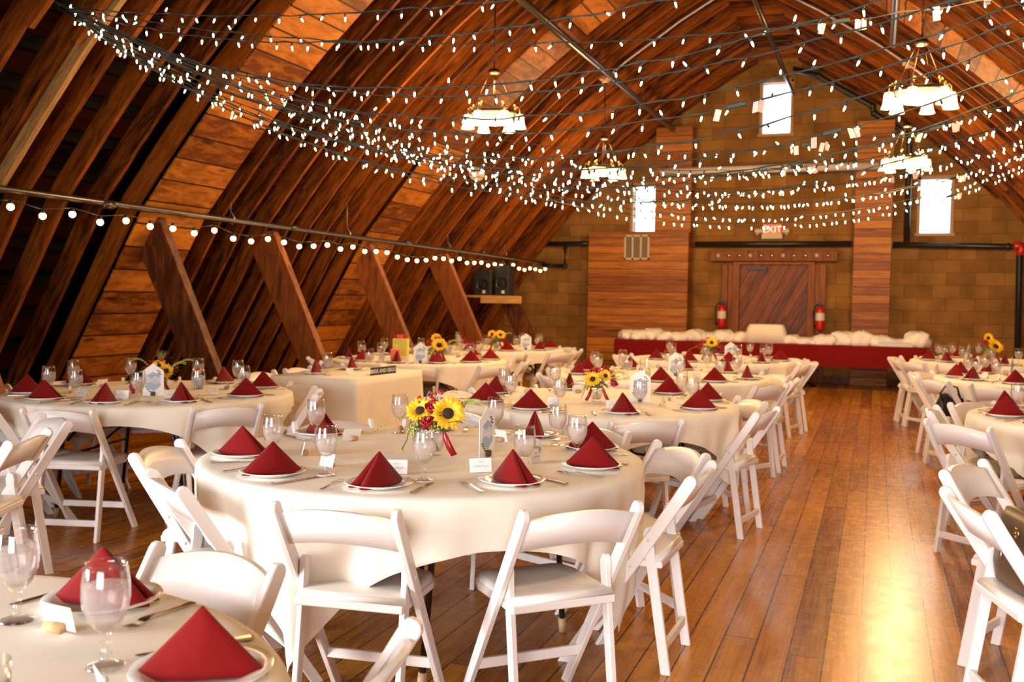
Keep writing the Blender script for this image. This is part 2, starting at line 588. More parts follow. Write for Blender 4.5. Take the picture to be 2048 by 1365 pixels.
def half_profile(off=0.0):
    """right-hand half (w, z) offset outwards"""
    out = []
    for i, p in enumerate(PW[:-1]):
        a = Vector(PW[max(i - 1, 0)])
        b = Vector(PW[i + 1])
        t_ = (b - a).normalized()
        n_ = Vector((t_.y, -t_.x))
        if n_.x < 0 and i < 8: n_ = -n_
        if i == 0: n_ = Vector((1, 0))
        q = Vector(p) + n_ * off
        out.append((q.x, q.y))
    return out


def full_profile(off=0.0, z0=0.0):
    h = half_profile(off)
    pts = [(CX + w_, z_) for w_, z_ in h]
    return pts + [(CX - w_, z_) for w_, z_ in reversed(h)]


def sweep(mb, inner, outer, y0, y1, mi=0):
    n = len(inner)
    u = 0
    for i in range(n - 1):
        a, b, c_, d_ = inner[i], inner[i + 1], outer[i + 1], outer[i]
        L = math.dist(a, b)
        dp = math.dist(a, d_)
        th = y1 - y0
        u1 = u + L
        for yy, fl in ((y0, 1), (y1, 0)):
            P = [(a[0], yy, a[1]), (b[0], yy, b[1]), (c_[0], yy, c_[1]), (d_[0], yy, d_[1])]
            mb.face(P, mi, [(u, 0), (u1, 0), (u1, dp), (u, dp)])
        mb.face([(a[0], y0, a[1]), (b[0], y0, b[1]), (b[0], y1, b[1]), (a[0], y1, a[1])], mi, [(u, 1), (u1, 1), (u1, 1 + th), (u, 1 + th)])
        mb.face([(d_[0], y0, d_[1]), (c_[0], y0, c_[1]), (c_[0], y1, c_[1]), (d_[0], y1, d_[1])], mi, [(u, 2), (u1, 2), (u1, 2 + th), (u, 2 + th)])
        u = u1
    for i in (0, n - 1):
        a, d_ = inner[i], outer[i]
        mb.face([(a[0], y0, a[1]), (d_[0], y0, d_[1]), (d_[0], y1, d_[1]), (a[0], y1, a[1])], mi, [(0, 0), (.2, 0), (.2, .05), (0, .05)])


IN = full_profile(0)
OUT = full_profile(0.17)
SH = full_profile(0.33)
SH2 = full_profile(0.36)
COV = full_profile(0.50)
# rafters: one arch every 0.402 m, a sistered lower board stepping off at two heights
mb = MB()
sweep(mb, IN, OUT, -0.021, 0.021)
# outer straight member
arch = mb.build('roof_rafter', M['rafter'], weld=False)
arch_me = arch.data
hi = [p for p in full_profile(-0.05)]
hi2 = full_profile(-0.001)
mb = MB()
mb2 = MB()
# sister board from z~3.0 upward on each side (indices 3..8 right, mirrored left)
nH = len(PW) - 1
for side in (0, 1):
    idx = list(range(3, nH)) if side == 0 else [2 * nH - 1 - i for i in range(3, nH)]
    sweep(mb, [hi[i] for i in idx], [hi2[i] for i in idx], -0.019, 0.024)
sist = mb.build('sister_board', M['rafter'])
nr = 0
Y0R = 5.9 - 24 * 0.402
k = 0
while True:
    y = Y0R + k * 0.402
    if y > YW - 0.1: break
    if y > YF + .2:
        if nr == 0:
            r_ = arch
            s_ = sist
        else:
            r_ = arch.copy()
            s_ = sist.copy()
            for q in (r_, s_): COL.objects.link(q)
        r_.location = (0, y, 0)
        s_.parent = r_
        struct(r_)
        nr += 1
    k += 1
# pale sistered timber on the near left
idx = [2 * nH - 1 - i for i in range(1, 6)]
mb = MB()
a_ = full_profile(-0.07)
b_ = full_profile(0.12)
sweep(mb, [a_[i] for i in idx], [b_[i] for i in idx], 0, 0.05)
o = mb.build('pale_rafter_board', M['rafter_pale'], loc=(0, 5.9 - 0.402 + 0.06, 0))
tag(o, 'pale yellow unstained board fixed along a dark rafter at upper left', 'board', kind='structure')
# skip sheathing: purlin boards with black gaps (outside: roof cover)
mb = MB()
acc = 0


def strip(mb, A, B, y0, y1):
    sweep(mb, A, B, y0, y1)


def resample(prof, step):
    pts = []
    for i in range(len(prof) - 1):
        a, b = Vector(prof[i]), Vector(prof[i + 1])
        L = (b - a).length
        m_ = max(1, int(round(L / step)))
        for j in range(m_): pts.append(a.lerp(b, j / m_))
    pts.append(Vector(prof[-1]))
    return [(p.x, p.y) for p in pts]


A_ = resample(SH, 0.34)
B_ = resample(SH2, 0.34)
if len(A_) != len(B_):
    B_ = [(a[0], a[1] + 0.03) for a in A_]
u = 0
for i in range(len(A_) - 1):
    a, b = Vector(A_[i]), Vector(A_[i + 1])
    c_, d_ = Vector(B_[i + 1]), Vector(B_[i])
    b2, c2_ = a.lerp(b, 0.62), d_.lerp(c_, 0.62)
    mb.mesh([(a.x, YF, a.y), (b2.x, YF, b2.y), (c2_.x, YF, c2_.y), (d_.x, YF, d_.y), (a.x, 7.1, a.y), (b2.x, 7.1, b2.y), (c2_.x, 7.1, c2_.y), (d_.x, 7.1, d_.y)],
            [(0, 1, 2, 3), (4, 7, 6, 5), (0, 4, 5, 1), (1, 5, 6, 2), (2, 6, 7, 3), (3, 7, 4, 0)], 0, False,
            [[(0, 0), (.19, 0), (.19, .03), (0, .03)]] * 2 + [[(u, YF), (u, 7.1), (u + .19, 7.1), (u + .19, YF)]] * 4)
    u += 0.19
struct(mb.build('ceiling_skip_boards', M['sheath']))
mb = MB()
sweep(mb, SH, SH2, 7.1, YW)
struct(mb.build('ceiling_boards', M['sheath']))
mb = MB()
sweep(mb, COV, full_profile(0.58), YF - .2, YW + .3)
struct(mb.build('ceiling', M['graydark']))
# plank panels nailed over pairs of rafters
pi_ = full_profile(-0.068)
for k, yc in enumerate((-0.72, 3.36, 7.50, 11.54)):
    mb = MB()
    sweep(mb, pi_, full_profile(-0.052), yc - 0.40, yc + 0.46)
    struct(mb.build('ceiling_plank_panel', M['panel']))

# floor
mb = MB()
mb.box((CX, (YF + YW) / 2, -0.05), (12.6, YW - YF + 0.6, 0.1))
struct(mb.build('floor', M['floor']))


# end wall with window openings
def rect_wall_cells(xs, zs, holes):
    for i in range(len(xs) - 1):
        for j in range(len(zs) - 1):
            cx_, cz_ = (xs[i] + xs[i + 1]) / 2, (zs[j] + zs[j + 1]) / 2
            if any(h[0] < cx_ < h[2] and h[1] < cz_ < h[3] for h in holes): continue
            yield xs[i], xs[i + 1], zs[j], zs[j + 1]


WIN = [(-2.0, 4.36, -1.49, 5.28), (-4.30, 2.60, -3.79, 3.52), (0.64, 2.59, 1.14, 3.52)]
xs = sorted(set([-8.3, 4.9] + [h[0] for h in WIN] + [h[2] for h in WIN]))
zs = sorted(set([0.0, 6.3] + [h[1] for h in WIN] + [h[3] for h in WIN]))
mb = MB()
for a, b, c_, d_ in rect_wall_cells(xs, zs, WIN):
    mb.box(((a + b) / 2, YW + 0.15, (c_ + d_) / 2), (b - a, 0.3, d_ - c_))
struct(mb.build('wall_back', M['block']))
for n_, (x0, z0, x1, z1) in enumerate(WIN):
    mb = MB()
    g_ = 0.035
    mb.box(((x0 + x1) / 2, YW + .06, z1 + .01), (x1 - x0 + .1, .16, .06))
    mb.box(((x0 + x1) / 2, YW + .05, z0 - .02), (x1 - x0 + .12, .2, .05))
    for x in (x0 - .01, x1 + .01): mb.box((x, YW + .06, (z0 + z1) / 2), (.05, .16, z1 - z0 + .05))
    fr = struct(mb.build('window_%d' % (n_ + 1), M['rim']))
    mb = MB()
    mb.box(((x0 + x1) / 2, YW + .12, (z0 + z1) / 2), (x1 - x0, .008, z1 - z0))
    mb.build('window_glass', M['pane'], fr)
# front wall behind the camera: barn door opening and a window
HF = [(-1.5, 0.0, 2.1, 2.9), (-4.8, 1.5, -3.0, 2.9)]
xs = sorted(set([-8.3, 4.9] + [h[0] for h in HF] + [h[2] for h in HF]))
zs = sorted(set([0.0, 6.3] + [h[1] for h in HF] + [h[3] for h in HF]))
mb = MB()
for a, b, c_, d_ in rect_wall_cells(xs, zs, HF):
    mb.box(((a + b) / 2, YF - 0.15, (c_ + d_) / 2), (b - a, 0.3, d_ - c_))
struct(mb.build('wall_front', M['block']))

# clad chases on the end wall
for x0, x1, z0, z1, dep in ((-5.01, -3.17, 0, 2.61, .42), (-3.80, -3.15, 2.61, 4.50, .36), (-0.38, 0.21, 0, 4.46, .36)):
    mb = MB()
    mb.box(((x0 + x1) / 2, YW - dep / 2, (z0 + z1) / 2), (x1 - x0, dep, z1 - z0))
    if dep == .42: mb.box(((x0 + x1) / 2, YW - dep / 2 - .01, z1 + .012), (x1 - x0 + .05, dep + .03, .025))
    struct(mb.build('wall_chase_cladding', M['clad']))
# floor level trim
mb = MB()
mb.box((CX, YW - .01, .06), (10.8, .03, .12))
struct(mb.build('baseboard_back', M['doorframe']))

# door with diagonal boards
yd = YW - 0.05
mb = MB()
x0, x1, z1 = -2.30, -1.13, 2.06
P = [(x0, yd, 0.01), (x1, yd, 0.01), (x1, yd, z1), (x0, yd, z1)]
a45 = R(62)


def duv(p): return (p[0] * math.sin(a45) - p[2] * math.cos(a45), p[0] * math.cos(a45) + p[2] * math.sin(a45))


mb.face(P, 0, [duv(p) for p in P])
Q = [(p[0], yd + .045, p[2]) for p in P]
mb.face(Q, 0, [duv(p) for p in Q])
for i in range(4):
    j = (i + 1) % 4
    mb.face([P[i], P[j], Q[j], Q[i]], 0, [duv(P[i]), duv(P[j]), duv(Q[j]), duv(Q[i])])
door = struct(mb.build('door_1', M['door'], weld=True))
mb = MB()
mb.box((-2.0, yd - .03, 1.99), (.34, .05, .06))
mb.box((-1.85, yd - .035, 1.94), (.02, .03, .10))
mb.build('door_closer', M['black'], door)
mb = MB()
mb.box((-1.42, yd - .012, .9), (.18, .02, .05))
mb.build('door_handle', M['blackfit'], door)
mb = MB()
mb.box((-2.36, yd, 1.03), (.12, .12, 2.06))
mb.box((-1.07, yd, 1.03), (.12, .12, 2.06))
mb.box((-2.56, yd, 1.03), (.10, .10, 2.06))
mb.box((-2.46, yd + .02, 1.03), (.10, .06, 2.06))
mb.box((-0.88, yd, 1.03), (.10, .10, 2.06))
mb.box((-0.97, yd + .02, 1.03), (.10, .06, 2.06))
mb.box((-1.72, yd, 2.08), (1.4, .12, .05))
struct(mb.build('trim_1', M['doorframe'], bevel=.006))
mb = MB()
mb.box((-1.74, yd - .02, 2.21), (2.20, .16, .19))
hd = struct(mb.build('trim_2', M['doorframe'], bevel=.008))
for i in range(11):
    mb = MB()
    mb.lathe([(0, -.012), (.030, -.012), (.034, 0), (.034, .012)], 14)
    o = mb.build('brass_disc', M['brass'] if i % 3 else M['vent'], hd, loc=(-2.68 + i * .188, yd - .105, 2.215))
    o.rotation_euler = (R(-90), 0, 0)


def pipe(name, pts, r, mt, label=None, cat='pipe', group=None):
    mb = MB()
    mb.tube(pts, r, 12)
    for p in pts[1:-1]: mb.ball(p, r * 1.25, 10)
    o = mb.build(name, mt)
    tag(o, label, cat, group)
    return o


pipe('wall_pipe', [(-5.95, YW - .12, 2.44), (-5.2, YW - .12, 2.44), (-5.05, YW - .12, 2.44)], .045, M['blackfit'], 'black horizontal pipe on block wall left of the wide wood cladding')
pipe('wall_pipe', [(-3.1, YW - .12, 2.42), (-.42, YW - .12, 2.42)], .05, M['blackfit'], 'long black horizontal pipe above the barn door')
pipe('wall_pipe', [(.24, YW - .12, 2.40), (2.0, YW - .12, 2.36), (2.17, YW - .12, 2.36), (2.20, YW - .12, 0.02)], .05, M['blackfit'], 'black pipe under right end window turning down at a red joint')
mb = MB()
mb.tube([(2.08, YW - .12, 2.37), (2.17, YW - .12, 2.37), (2.195, YW - .12, 2.33), (2.195, YW - .12, 2.22)], .075, 12)
tag(mb.build('pipe_coupling', M['red'], bevel=.01), 'red pipe coupling at the corner of the black pipe on the right', 'pipe coupling')
pipe('wall_pipe', [(-5.55, YW - .12, 2.42), (-5.55, YW - .12, 2.02), (-6.0, YW - .12, 2.04)], .04, M['blackfit'], 'black elbow pipe where the festoon pipe meets the end wall')
pipe('ridge_pipe', [(-1.46, 10.9, 5.0), (-1.46, 17.9, 5.02), (-1.46, 18.0, 5.02)], .035, M['steelpipe'], 'steel sprinkler pipe running under the ridge to the end wall')
pipe('gable_pipe', [(-1.46, 17.95, 5.42), (-1.05, 17.95, 5.28), (-.15, 17.95, 4.72), (-.12, 17.95, 4.6), (.45, 17.95, 4.2), (.45, 17.95, 2.45)], .05, M['blackfit'], 'black pipe sloping along right gable then dropping beside the right cladding')
pipe('slope_pipe', [(-3.50, 6.5, 4.46), (-3.50, 17.9, 4.46)], .045, M['steelpipe'], 'dark steel sprinkler pipe running high along the left roof slope')
pipe('slope_pipe', [(0.10, 6.5, 4.42), (0.10, 12.5, 4.42)], .04, M['steelpipe'], 'steel pipe along the right roof slope above the right chandelier')


def slope_conduit(y, x0, x1, label):
    pr = resample(full_profile(-0.075), .2)
    pts = [(p[0], y, p[1]) for p in pr if x0 <= p[0] <= x1]
    pipe('conduit', pts, .016, M['conduit'], label, 'conduit')


slope_conduit(13.70, -3.75, .55, 'pale conduit crossing the ceiling between the two far chandeliers')
slope_conduit(9.30, -3.75, .9, 'pale conduit crossing the ceiling above the two near chandeliers')
mb = MB()
mb.box((-1.72, 13.70, 5.50), (.13, .08, .08))
tag(mb.build('junction_box', M['screen'], bevel=.01), 'small pale junction box on the ridge conduit', 'junction box')

# projector screen housing
mb = MB()
mb.tube([(-3.68, 17.72, 3.69), (-0.02, 17.72, 3.69)], .07, 16)
o = mb.build('projector_screen', M['screen'])
tag(o, 'long white rolled projector screen housing high across the end wall', 'projector screen')
mb = MB()
mb.box((-1.85, 17.72, 3.615), (3.6, .05, .02))
mb.build('screen_bar', M['black'], o)
for x in (-3.6, -.1):
    mb = MB()
    mb.box((x, 17.79, 3.72), (.04, .11, .16))
    mb.build('bracket', M['black'], o)

# EXIT sign
ex = tag(empty('exit_sign', (-1.76, YW - .02, 2.52)), 'lit red EXIT sign with twin lamp heads above the barn door', 'exit sign')
mb = MB()
mb.box((0, -.03, .04), (.36, .06, .10))
mb.build('base', M['vent'], ex, bevel=.008)
mb = MB()
mb.box((0, -.03, .155), (.31, .05, .19))
mb.build('sign_face', M['exitpanel'], ex, bevel=.006)


def text(name, s, size, mt, parent, loc, rot, ext=.002, align='CENTER'):
    cu = bpy.data.curves.new(name, 'FONT')
    cu.body = s
    cu.size = size
    cu.extrude = ext
    cu.align_x = align
    cu.align_y = 'CENTER'
    tmp = bpy.data.objects.new(name + '_tmp', cu)
    COL.objects.link(tmp)
    dg = bpy.context.evaluated_depsgraph_get()
    me = bpy.data.meshes.new_from_object(tmp.evaluated_get(dg))
    bpy.data.objects.remove(tmp)
    o = bpy.data.objects.new(name, me)
    me.materials.clear()
    me.materials.append(mt)
    COL.objects.link(o)
    o.parent = parent
    o.location = loc
    o.rotation_euler = rot
    return o


text('letters', 'EXIT', .165, M['exitred'], ex, (0, -.058, .155), (R(90), 0, 0))
for s_ in (-1, 1):
    mb = MB()
    mb.box((s_ * .235, -.05, .13), (.12, .07, .07))
    mb.lathe([(0, 0), (.03, 0), (.034, .03)], 12, (s_ * .25, -.05, .06))
    mb.build('lamp_head', M['vent'], ex, bevel=.006)

# wall vent
vt = tag(empty('wall_vent', (-4.10, YW - .43, 2.13)), 'cream metal air vent on the wide wood cladding under left window', 'vent')
mb = MB()
for x in (-.215, -.075, .075, .215): mb.box((x, -.01, .22), (.03, .025, .44))
for z in (.015, .43): mb.box((0, -.01, z), (.46, .025, .03))
mb.build('vent_frame', M['vent'], vt)
mb = MB()
mb.box((0, 0, .22), (.43, .01, .42))
for i in range(14): mb.box((0, -.006, .04 + i * .028), (.42, .012, .004))
mb.build('louvre', M['ventdark'], vt)

# fire extinguishers
fx0 = tag(empty('fire_extinguisher', (-2.58, YW - .22, .92)), 'red fire extinguisher hung left of the barn door', 'fire extinguisher')
mb = MB()
mb.lathe([(0, 0), (.07, 0), (.078, .03), (.078, .33), (.06, .38), (.03, .41), (0, .41)], 18)
b_ = mb.build('cylinder_body', M['red'], fx0)
mb = MB()
mb.lathe([(.0795, .17), (.0795, .30)], 18)
mb.build('label_band', M['label'], b_)
mb = MB()
mb.lathe([(.03, .40), (.03, .45), (.015, .47)], 12)
mb.box((.02, -.02, .48), (.12, .02, .02))
mb.box((.02, -.02, .45), (.10, .02, .015))
mb.build('valve_handle', M['black'], fx0)
mb = MB()
mb.tube([(-.03, -.01, .45), (-.09, -.02, .42), (-.11, -.02, .3), (-.10, -.02, .12), (-.09, -.02, .05)], [.012, .012, .012, .012, .02], 8)
mb.build('hose', M['black'], fx0)
mb = MB()
mb.box((0, .10, .25), (.07, .12, .25))
mb.build('wall_bracket', M['black'], fx0)
dup(fx0, (-0.90, YW - .22, .92), 0, 'red fire extinguisher hung right of the barn door')

# leaning braces, purlin pipe with globe lights, shelf with speakers
for n_, (y, lb) in enumerate([(0.7, None), (2.9, None), (5.02, 'big diagonal timber brace cut by the left picture edge'), (7.37, 'large diagonal timber brace behind the left round table'), (9.17, 'second big timber brace rising behind the head table'),
                              (11.31, 'third timber brace, behind the farther left tables'), (13.69, 'fourth timber brace left of the speaker shelf'), (16.04, 'farthest timber brace beside the block wall')]):
    mb = MB()
    pts = [(-5.10, 0), (-5.38, 0), (-6.33, 1.88), (-6.24, 2.08), (-6.06, 2.09)]
    mb.prism([(x, z) for x, z in pts], -0.05, 0.05, axis=1)
    o = mb.build('timber_brace', M['brace'], bevel=.006, loc=(0, y, 0))
    tag(o, lb or 'diagonal timber brace standing behind the camera position', 'brace', 'timber braces along the left wall')
pp = tag(empty('light_pipe', (-5.98, 5.0, 2.10)), 'dark pipe along the left rafters carrying a string of globe bulbs', 'pipe')
mb = MB()
mb.tube([(0, -5, 0.06), (0, 0, .05), (0, 13.1, -.02)], .028, 12)
for y in (1.6, 4.4, 7.2, 10): mb.tube([(0, y - .06, .03), (0, y + .06, .03)], .036, 12)
mb.build('pipe_run', M['steelpipe'], pp)
for y in (.45, 3.3, 5.6, 8.6, 11):
    mb = MB()
    mb.tube([(-.02, y, .12), (.03, y, .05), (.0, y, -.01), (-.03, y, .05), (-.02, y, .12)], .006, 6)
    mb.tube([(-.02, y, .12), (-.02, y, .45)], .004, 6)
    mb.build('pipe_hanger', M['conduit'], pp)

gs = tag(empty('globe_light_string', (-5.93, 5.0, 2.05)), 'string of warm round globe bulbs hanging along the left pipe', 'string lights')
mb = MB()
mbg = MB()
mbg.ball((0, 0, 0), .026, 14)
globe0 = mbg.build('globe_bulb', M['globe'], gs)
mbs = MB()
mbs.lathe([(0, .05), (.014, .05), (.016, .02), (.012, .015)], 10)
sock0 = mbs.build('socket', M['black'], globe0)
sw = [0, .55, 1.15, 1.75, 2.2, 2.9, 3.9, 4.9, 5.6, 6.3, 8.1, 8.8, 9.6, 10.4, 11.2, 12.2, 13.0]
first = True
pts = []
NB = 44
for i in range(NB):
    y = .25 + 12.7 * i / (NB - 1)
    seg = max(j for j in range(len(sw)) if sw[j] <= y)
    a, b = sw[seg], sw[min(seg + 1, len(sw) - 1)] if seg + 1 < len(sw) else 13.2
    b = b if b > a else a + 1
    s_ = (y - a) / (b - a)
    z = -.03 - .10 * 4 * s_ * (1 - s_) * min(1, (b - a) / 1.4) - (.004 * y)
    pts.append((.03, y, z + .05))
    g_ = globe0 if first else globe0.copy()
    if not first:
        COL.objects.link(g_)
        k_ = sock0.copy()
        COL.objects.link(k_)
        k_.parent = g_
    g_.parent = gs
    g_.location = (.03, y, z)
    first = False
mb.tube(pts, .004, 6)
mb.build('cable', M['black'], gs)

sh = MB()
sh.box((-6.05, 15.5, 1.42), (.75, .75, .035))
sh.box((-5.72, 15.12, 1.37), (.70, .04, .12))
tag(sh.build('speaker_shelf', M['shelfwood'], bevel=.004), 'pale timber shelf between two braces holding black speakers', 'shelf')
for x, y, hx, hz, lb in ((-6.12, 15.45, .30, .42, 'black speaker box at left on the timber wall shelf'), (-5.80, 15.5, .24, .50, 'black speaker box at right on the timber wall shelf')):
    e_ = tag(empty('speaker', (x, y, 1.438)), lb, 'speaker', 'speakers on the shelf')
    mb = MB()
    mb.box((0, 0, hz / 2), (hx, .3, hz))
    mb.build('cabinet', M['speaker'], e_, bevel=.012)
    mb = MB()
    mb.lathe([(0, .01), (.05, .02), (.09, 0), (.1, .012)], 18)
    o = mb.build('speaker_cone', M['black'], e_, loc=(0, -.15, hz * .4))
    o.rotation_euler = (R(90), 0, 0)
    mb = MB()
    mb.box((.03, -.153, .06), (.05, .006, .05))
    mb.build('badge', M['label'], e_)

# flood light on the left slope
fl = tag(empty('flood_light', (-4.95, 12.1, 2.98)), 'pale round flood lamp fixed high on the left slope', 'lamp')
mb = MB()
mb.lathe([(0, 0), (.05, .0), (.10, .06), (.105, .10), (.0, .10)], 18)
o = mb.build('lamp_housing', M['vent'], fl)
o.rotation_euler = (R(70), 0, R(30))
mb = MB()
mb.tube([(0, 0, 0.02), (-.12, .02, .10), (-.24, .02, .18)], .012, 8)
mb.build('arm', M['vent'], fl)

# ------------------------------------------------------------------ chandeliers
def chandelier(x, y, label, vis=True):
    root = tag(empty('chandelier', (x, y, 3.13)), label, 'chandelier', 'chandeliers under the roof slopes')
    mb = MB()
    mb.lathe([(.215, .135), (.225, .135), (.23, .150), (.225, .165), (.215, .165), (.215, .135)], 36)
    mb.build('ring', M['bronze'], root)
    mb = MB()
    mb.lathe([(.0, .03), (.08, .036), (.15, .07), (.205, .135), (.20, .14), (.0, .14)], 32)
    mb.build('bowl', M['bowl'], root)
    for k in range(6):
        a = 2 * PI * k / 6 + .25
        c_, s_ = math.cos(a), math.sin(a)
        mb = MB()
        mb.lathe([(.018, .140), (.036, .138), (.043, .12), (.049, .06), (.055, .03), (.067, 0), (.063, .0), (.046, .06), (.039, .12), (.018, .136)], 18, (c_ * .265, s_ * .265, -.005))
        o = mb.build('lamp_shade', M['shade'], root)
        mb = MB()
        mb.tube([(c_ * .225, s_ * .225, .15), (c_ * .215, s_ * .215, .19), (c_ * .24, s_ * .24, .215), (c_ * .265, s_ * .265, .19), (c_ * .265, s_ * .265, .14)], .007, 6)
        mb.ball((c_ * .215, s_ * .215, .225), .014, 8)
        mb.build('arm', M['brass'], root)
    top = full_z(x) - 3.13
    for k in range(4):
        a = PI / 2 * k + .4
        mb = MB()
        mb.tube([(math.cos(a) * .22, math.sin(a) * .22, .165), (math.cos(a) * .045, math.sin(a) * .045, .56)], .0045, 6)
        mb.build('suspension_rod', M['bronze'], root)
    mb = MB()
    mb.lathe([(0, .54), (.055, .545), (.062, .565), (.05, .59), (.012, .60)], 16)
    mb.tube([(0, 0, .59), (0, 0, top)], .007, 8)
    for k in range(int((top - .6) / .07)):
        mb.ball((0, 0, .62 + k * .07), .012, 6, sc=(1, .5, 1.8))
    mb.build('hub_chain', M['bronze'], root)
    mb = MB()
    mb.box((0, 0, top - .02), (.16, .16, .05))
    mb.lathe([(0, -.06), (.05, -.05), (.055, 0)], 14, (0, 0, top - .04))
    mb.build('canopy', M['rafter_pale'], root)
    return root


def full_z(x):
    pr = full_profile(0)
    for i in range(len(pr) - 1):
        a, b = pr[i], pr[i + 1]
        if min(a[0], b[0]) <= x <= max(a[0], b[0]) and abs(a[0] - b[0]) > 1e-6:
            return a[1] + (b[1] - a[1]) * (x - a[0]) / (b[0] - a[0])
    return 5.6


lbs = ['lit chandelier hanging left of centre, larger and nearer', 'lit chandelier hanging at upper right, larger and nearer', 'smaller farther lit chandelier left of the end window', 'smaller farther lit chandelier in front of the right end window', None, None, None, None]
for i, (x, y) in enumerate(CH):
    if i < 4: chandelier(x, y, lbs[i])
    lamp('chandelier_glow', 'POINT', (x, y, 3.02), [165, 140, 170, 160, 75, 14, 30][i], WARM, size=.22)
    if i < 4: lamp('chandelier_uplight', 'POINT', (x, y, 3.55), 55, WARM, size=.15)
for i, (x, y) in enumerate(CH[4:]):
    chandelier(x, y, ('lit chandelier out of the picture above the nearest right table', 'unseen chandelier added for its light behind the camera on the left', 'lit chandelier behind the camera on the right')[i])
lamp('fairy_glow', 'POINT', (-4.3, 6.4, 2.6), 16, WARM, size=.3)
lamp('fairy_glow', 'POINT', (-2.2, 7.4, 2.2), 45, WARM, size=.4)

# ------------------------------------------------------------------ fairy light strands: one knot at the left, fanned out to the right slope
KNOT = Vector((-5.25, 5.36, 3.34))
ROWS = [(4.25, .30), (3.5, .55), (5.6, .36), (3.55, .80), (4.0, .80), (4.2, .90), (4.32, .97), (4.3, 1.1), (5.25, 1.1), (5.7, 1.18), (6.5, 1.08), (6.9, 1.2),
        (7.4, .80), (8.0, .90), (8.5, .84), (9.1, .95), (9.7, .90), (10.3, .98), (10.9, .94), (11.5, 1.02), (12.1, 1.06)]
KNOT2 = Vector((-4.6, 4.66, 3.12))
mbb = MB()
mbb.tube([(0, 0, 0), (0, 0, -.022)], [.0045, .0055], 7, 0)
mbb.lathe([(.0038, -.022), (.0046, -.027), (.0044, -.036), (.0026, -.044), (0, -.047)], 8, mi=1)
bulb_w = mbb.build('bulb', [M['green'], M['bulb']])
bulb_me_w = bulb_w.data
bulb_me_c = bulb_me_w.copy()
bulb_me_c.materials[1] = M['bulbcool']
bpy.data.objects.remove(bulb_w)
mbt = MB()
mbt.box((0, 0, 0), (.09, .018, .022))
plug_me = mbt.build('plug', M['green'], bevel=.004)
plug_data = plug_me.data
bpy.data.objects.remove(plug_me)
mbt = MB()
mbt.box((0, 0, -.03), (.028, .002, .055))
tg = mbt.build('tag', M['tag'])
tag_data = tg.data
bpy.data.objects.remove(tg)
ordn = ['topmost', 'second', 'third', 'fourth', 'fifth', 'sixth', 'seventh', 'eighth', 'ninth', 'tenth', 'eleventh', 'twelfth', 'thirteenth', 'fourteenth', 'fifteenth', 'sixteenth', 'seventeenth', 'eighteenth', 'nineteenth', 'twentieth', 'last']
for k, (yb, sag) in enumerate(ROWS):
    B = Vector((1.86, yb, 3.12))
    rd = random.Random(k)
    root = tag(empty('fairy_light_string', KNOT), 'string of tiny warm bulbs, %s of the fan of strands counted down at picture centre' % ordn[k], 'string lights', 'fairy light strands fanned under the roof')
    K0 = KNOT2 if k > 11 else KNOT
    root.location = K0
    D = B - K0

    def P(t_):
        q = D * t_
        q.z -= 4 * sag * t_ * (1 - t_)
        return q

    pts = []
    for i in range(61):
        t_ = i / 60
        q = P(t_) + Vector((0, rd.uniform(-.006, .006), rd.uniform(-.006, .006)))
        pts.append(q)
    mb = MB()
    if k > 11: mb.tube([KNOT - KNOT2, (0, 0, 0)], .003, 5)
    mb.tube(pts, .0030 if k < 12 else .0024, 5)
    if k < 12: mb.tube([p + Vector((0, .006 * math.sin(i * 2.1), .006 * math.cos(i * 2.1))) for i, p in enumerate(pts)], .0026, 5)
    mb.build('cable', M['green'], root)
    L = D.length * (1 + 8 / 3 * (sag / D.length) ** 2)
    nb = min(99, int(L / (0.115 if k > 9 else 0.17)))
    t0 = rd.uniform(.10, .22) if k > 11 else rd.uniform(.0, .08)
    for i in range(nb):
        t_ = t0 + (1 - t0) * (i + .5 + rd.uniform(-.3, .3)) / nb
        o = bpy.data.objects.new('bulb', bulb_me_c if (k < 6 and rd.random() < .55) else bulb_me_w)
        COL.objects.link(o)
        o.parent = root
        o.location = P(t_)
        o.rotation_euler = (rd.gauss(0, .35), rd.gauss(0, .35), rd.uniform(0, 6))
        if rd.random() < .08: o.rotation_euler.x += 2.6
    if k % 2 == 0:
        t_ = rd.uniform(.62, .85)
        slope = math.atan2(D.z - 4 * sag * (1 - 2 * t_), math.hypot(D.x, D.y))
        o = bpy.data.objects.new('plug', plug_data)
        COL.objects.link(o)
        o.parent = root
        o.location = P(t_)
        o.rotation_euler = (0, -slope, math.atan2(D.y, D.x))
        for dt in (-.012, .012, .016):
            o = bpy.data.objects.new('paper_tag', tag_data)
            COL.objects.link(o)
            o.parent = root
            o.location = P(t_ + dt)
            o.rotation_euler = (rd.uniform(-.3, .3), rd.uniform(-.3, .3), rd.uniform(-.6, .9))

# ------------------------------------------------------------------ chairs
def pxy(x, y, z):
    d = Vector((x, y, z - CAM_H))
    dz = d.dot(FW)
    if dz < .1: return None
    return (1024 + 1990 * d.dot(RT) / dz, 682.5 - 1990 * d.dot(UP) / dz)


def bar(p, q, wx_, wn, n=1):
    """bar in the yz plane from p to q, wn = width in plane"""
    p, q = Vector(p), Vector(q)
    t_ = (q - p).normalized()
    n_ = Vector((-t_.y, t_.x)) * wn / 2
    return [p + n_, q + n_, q - n_, p - n_]


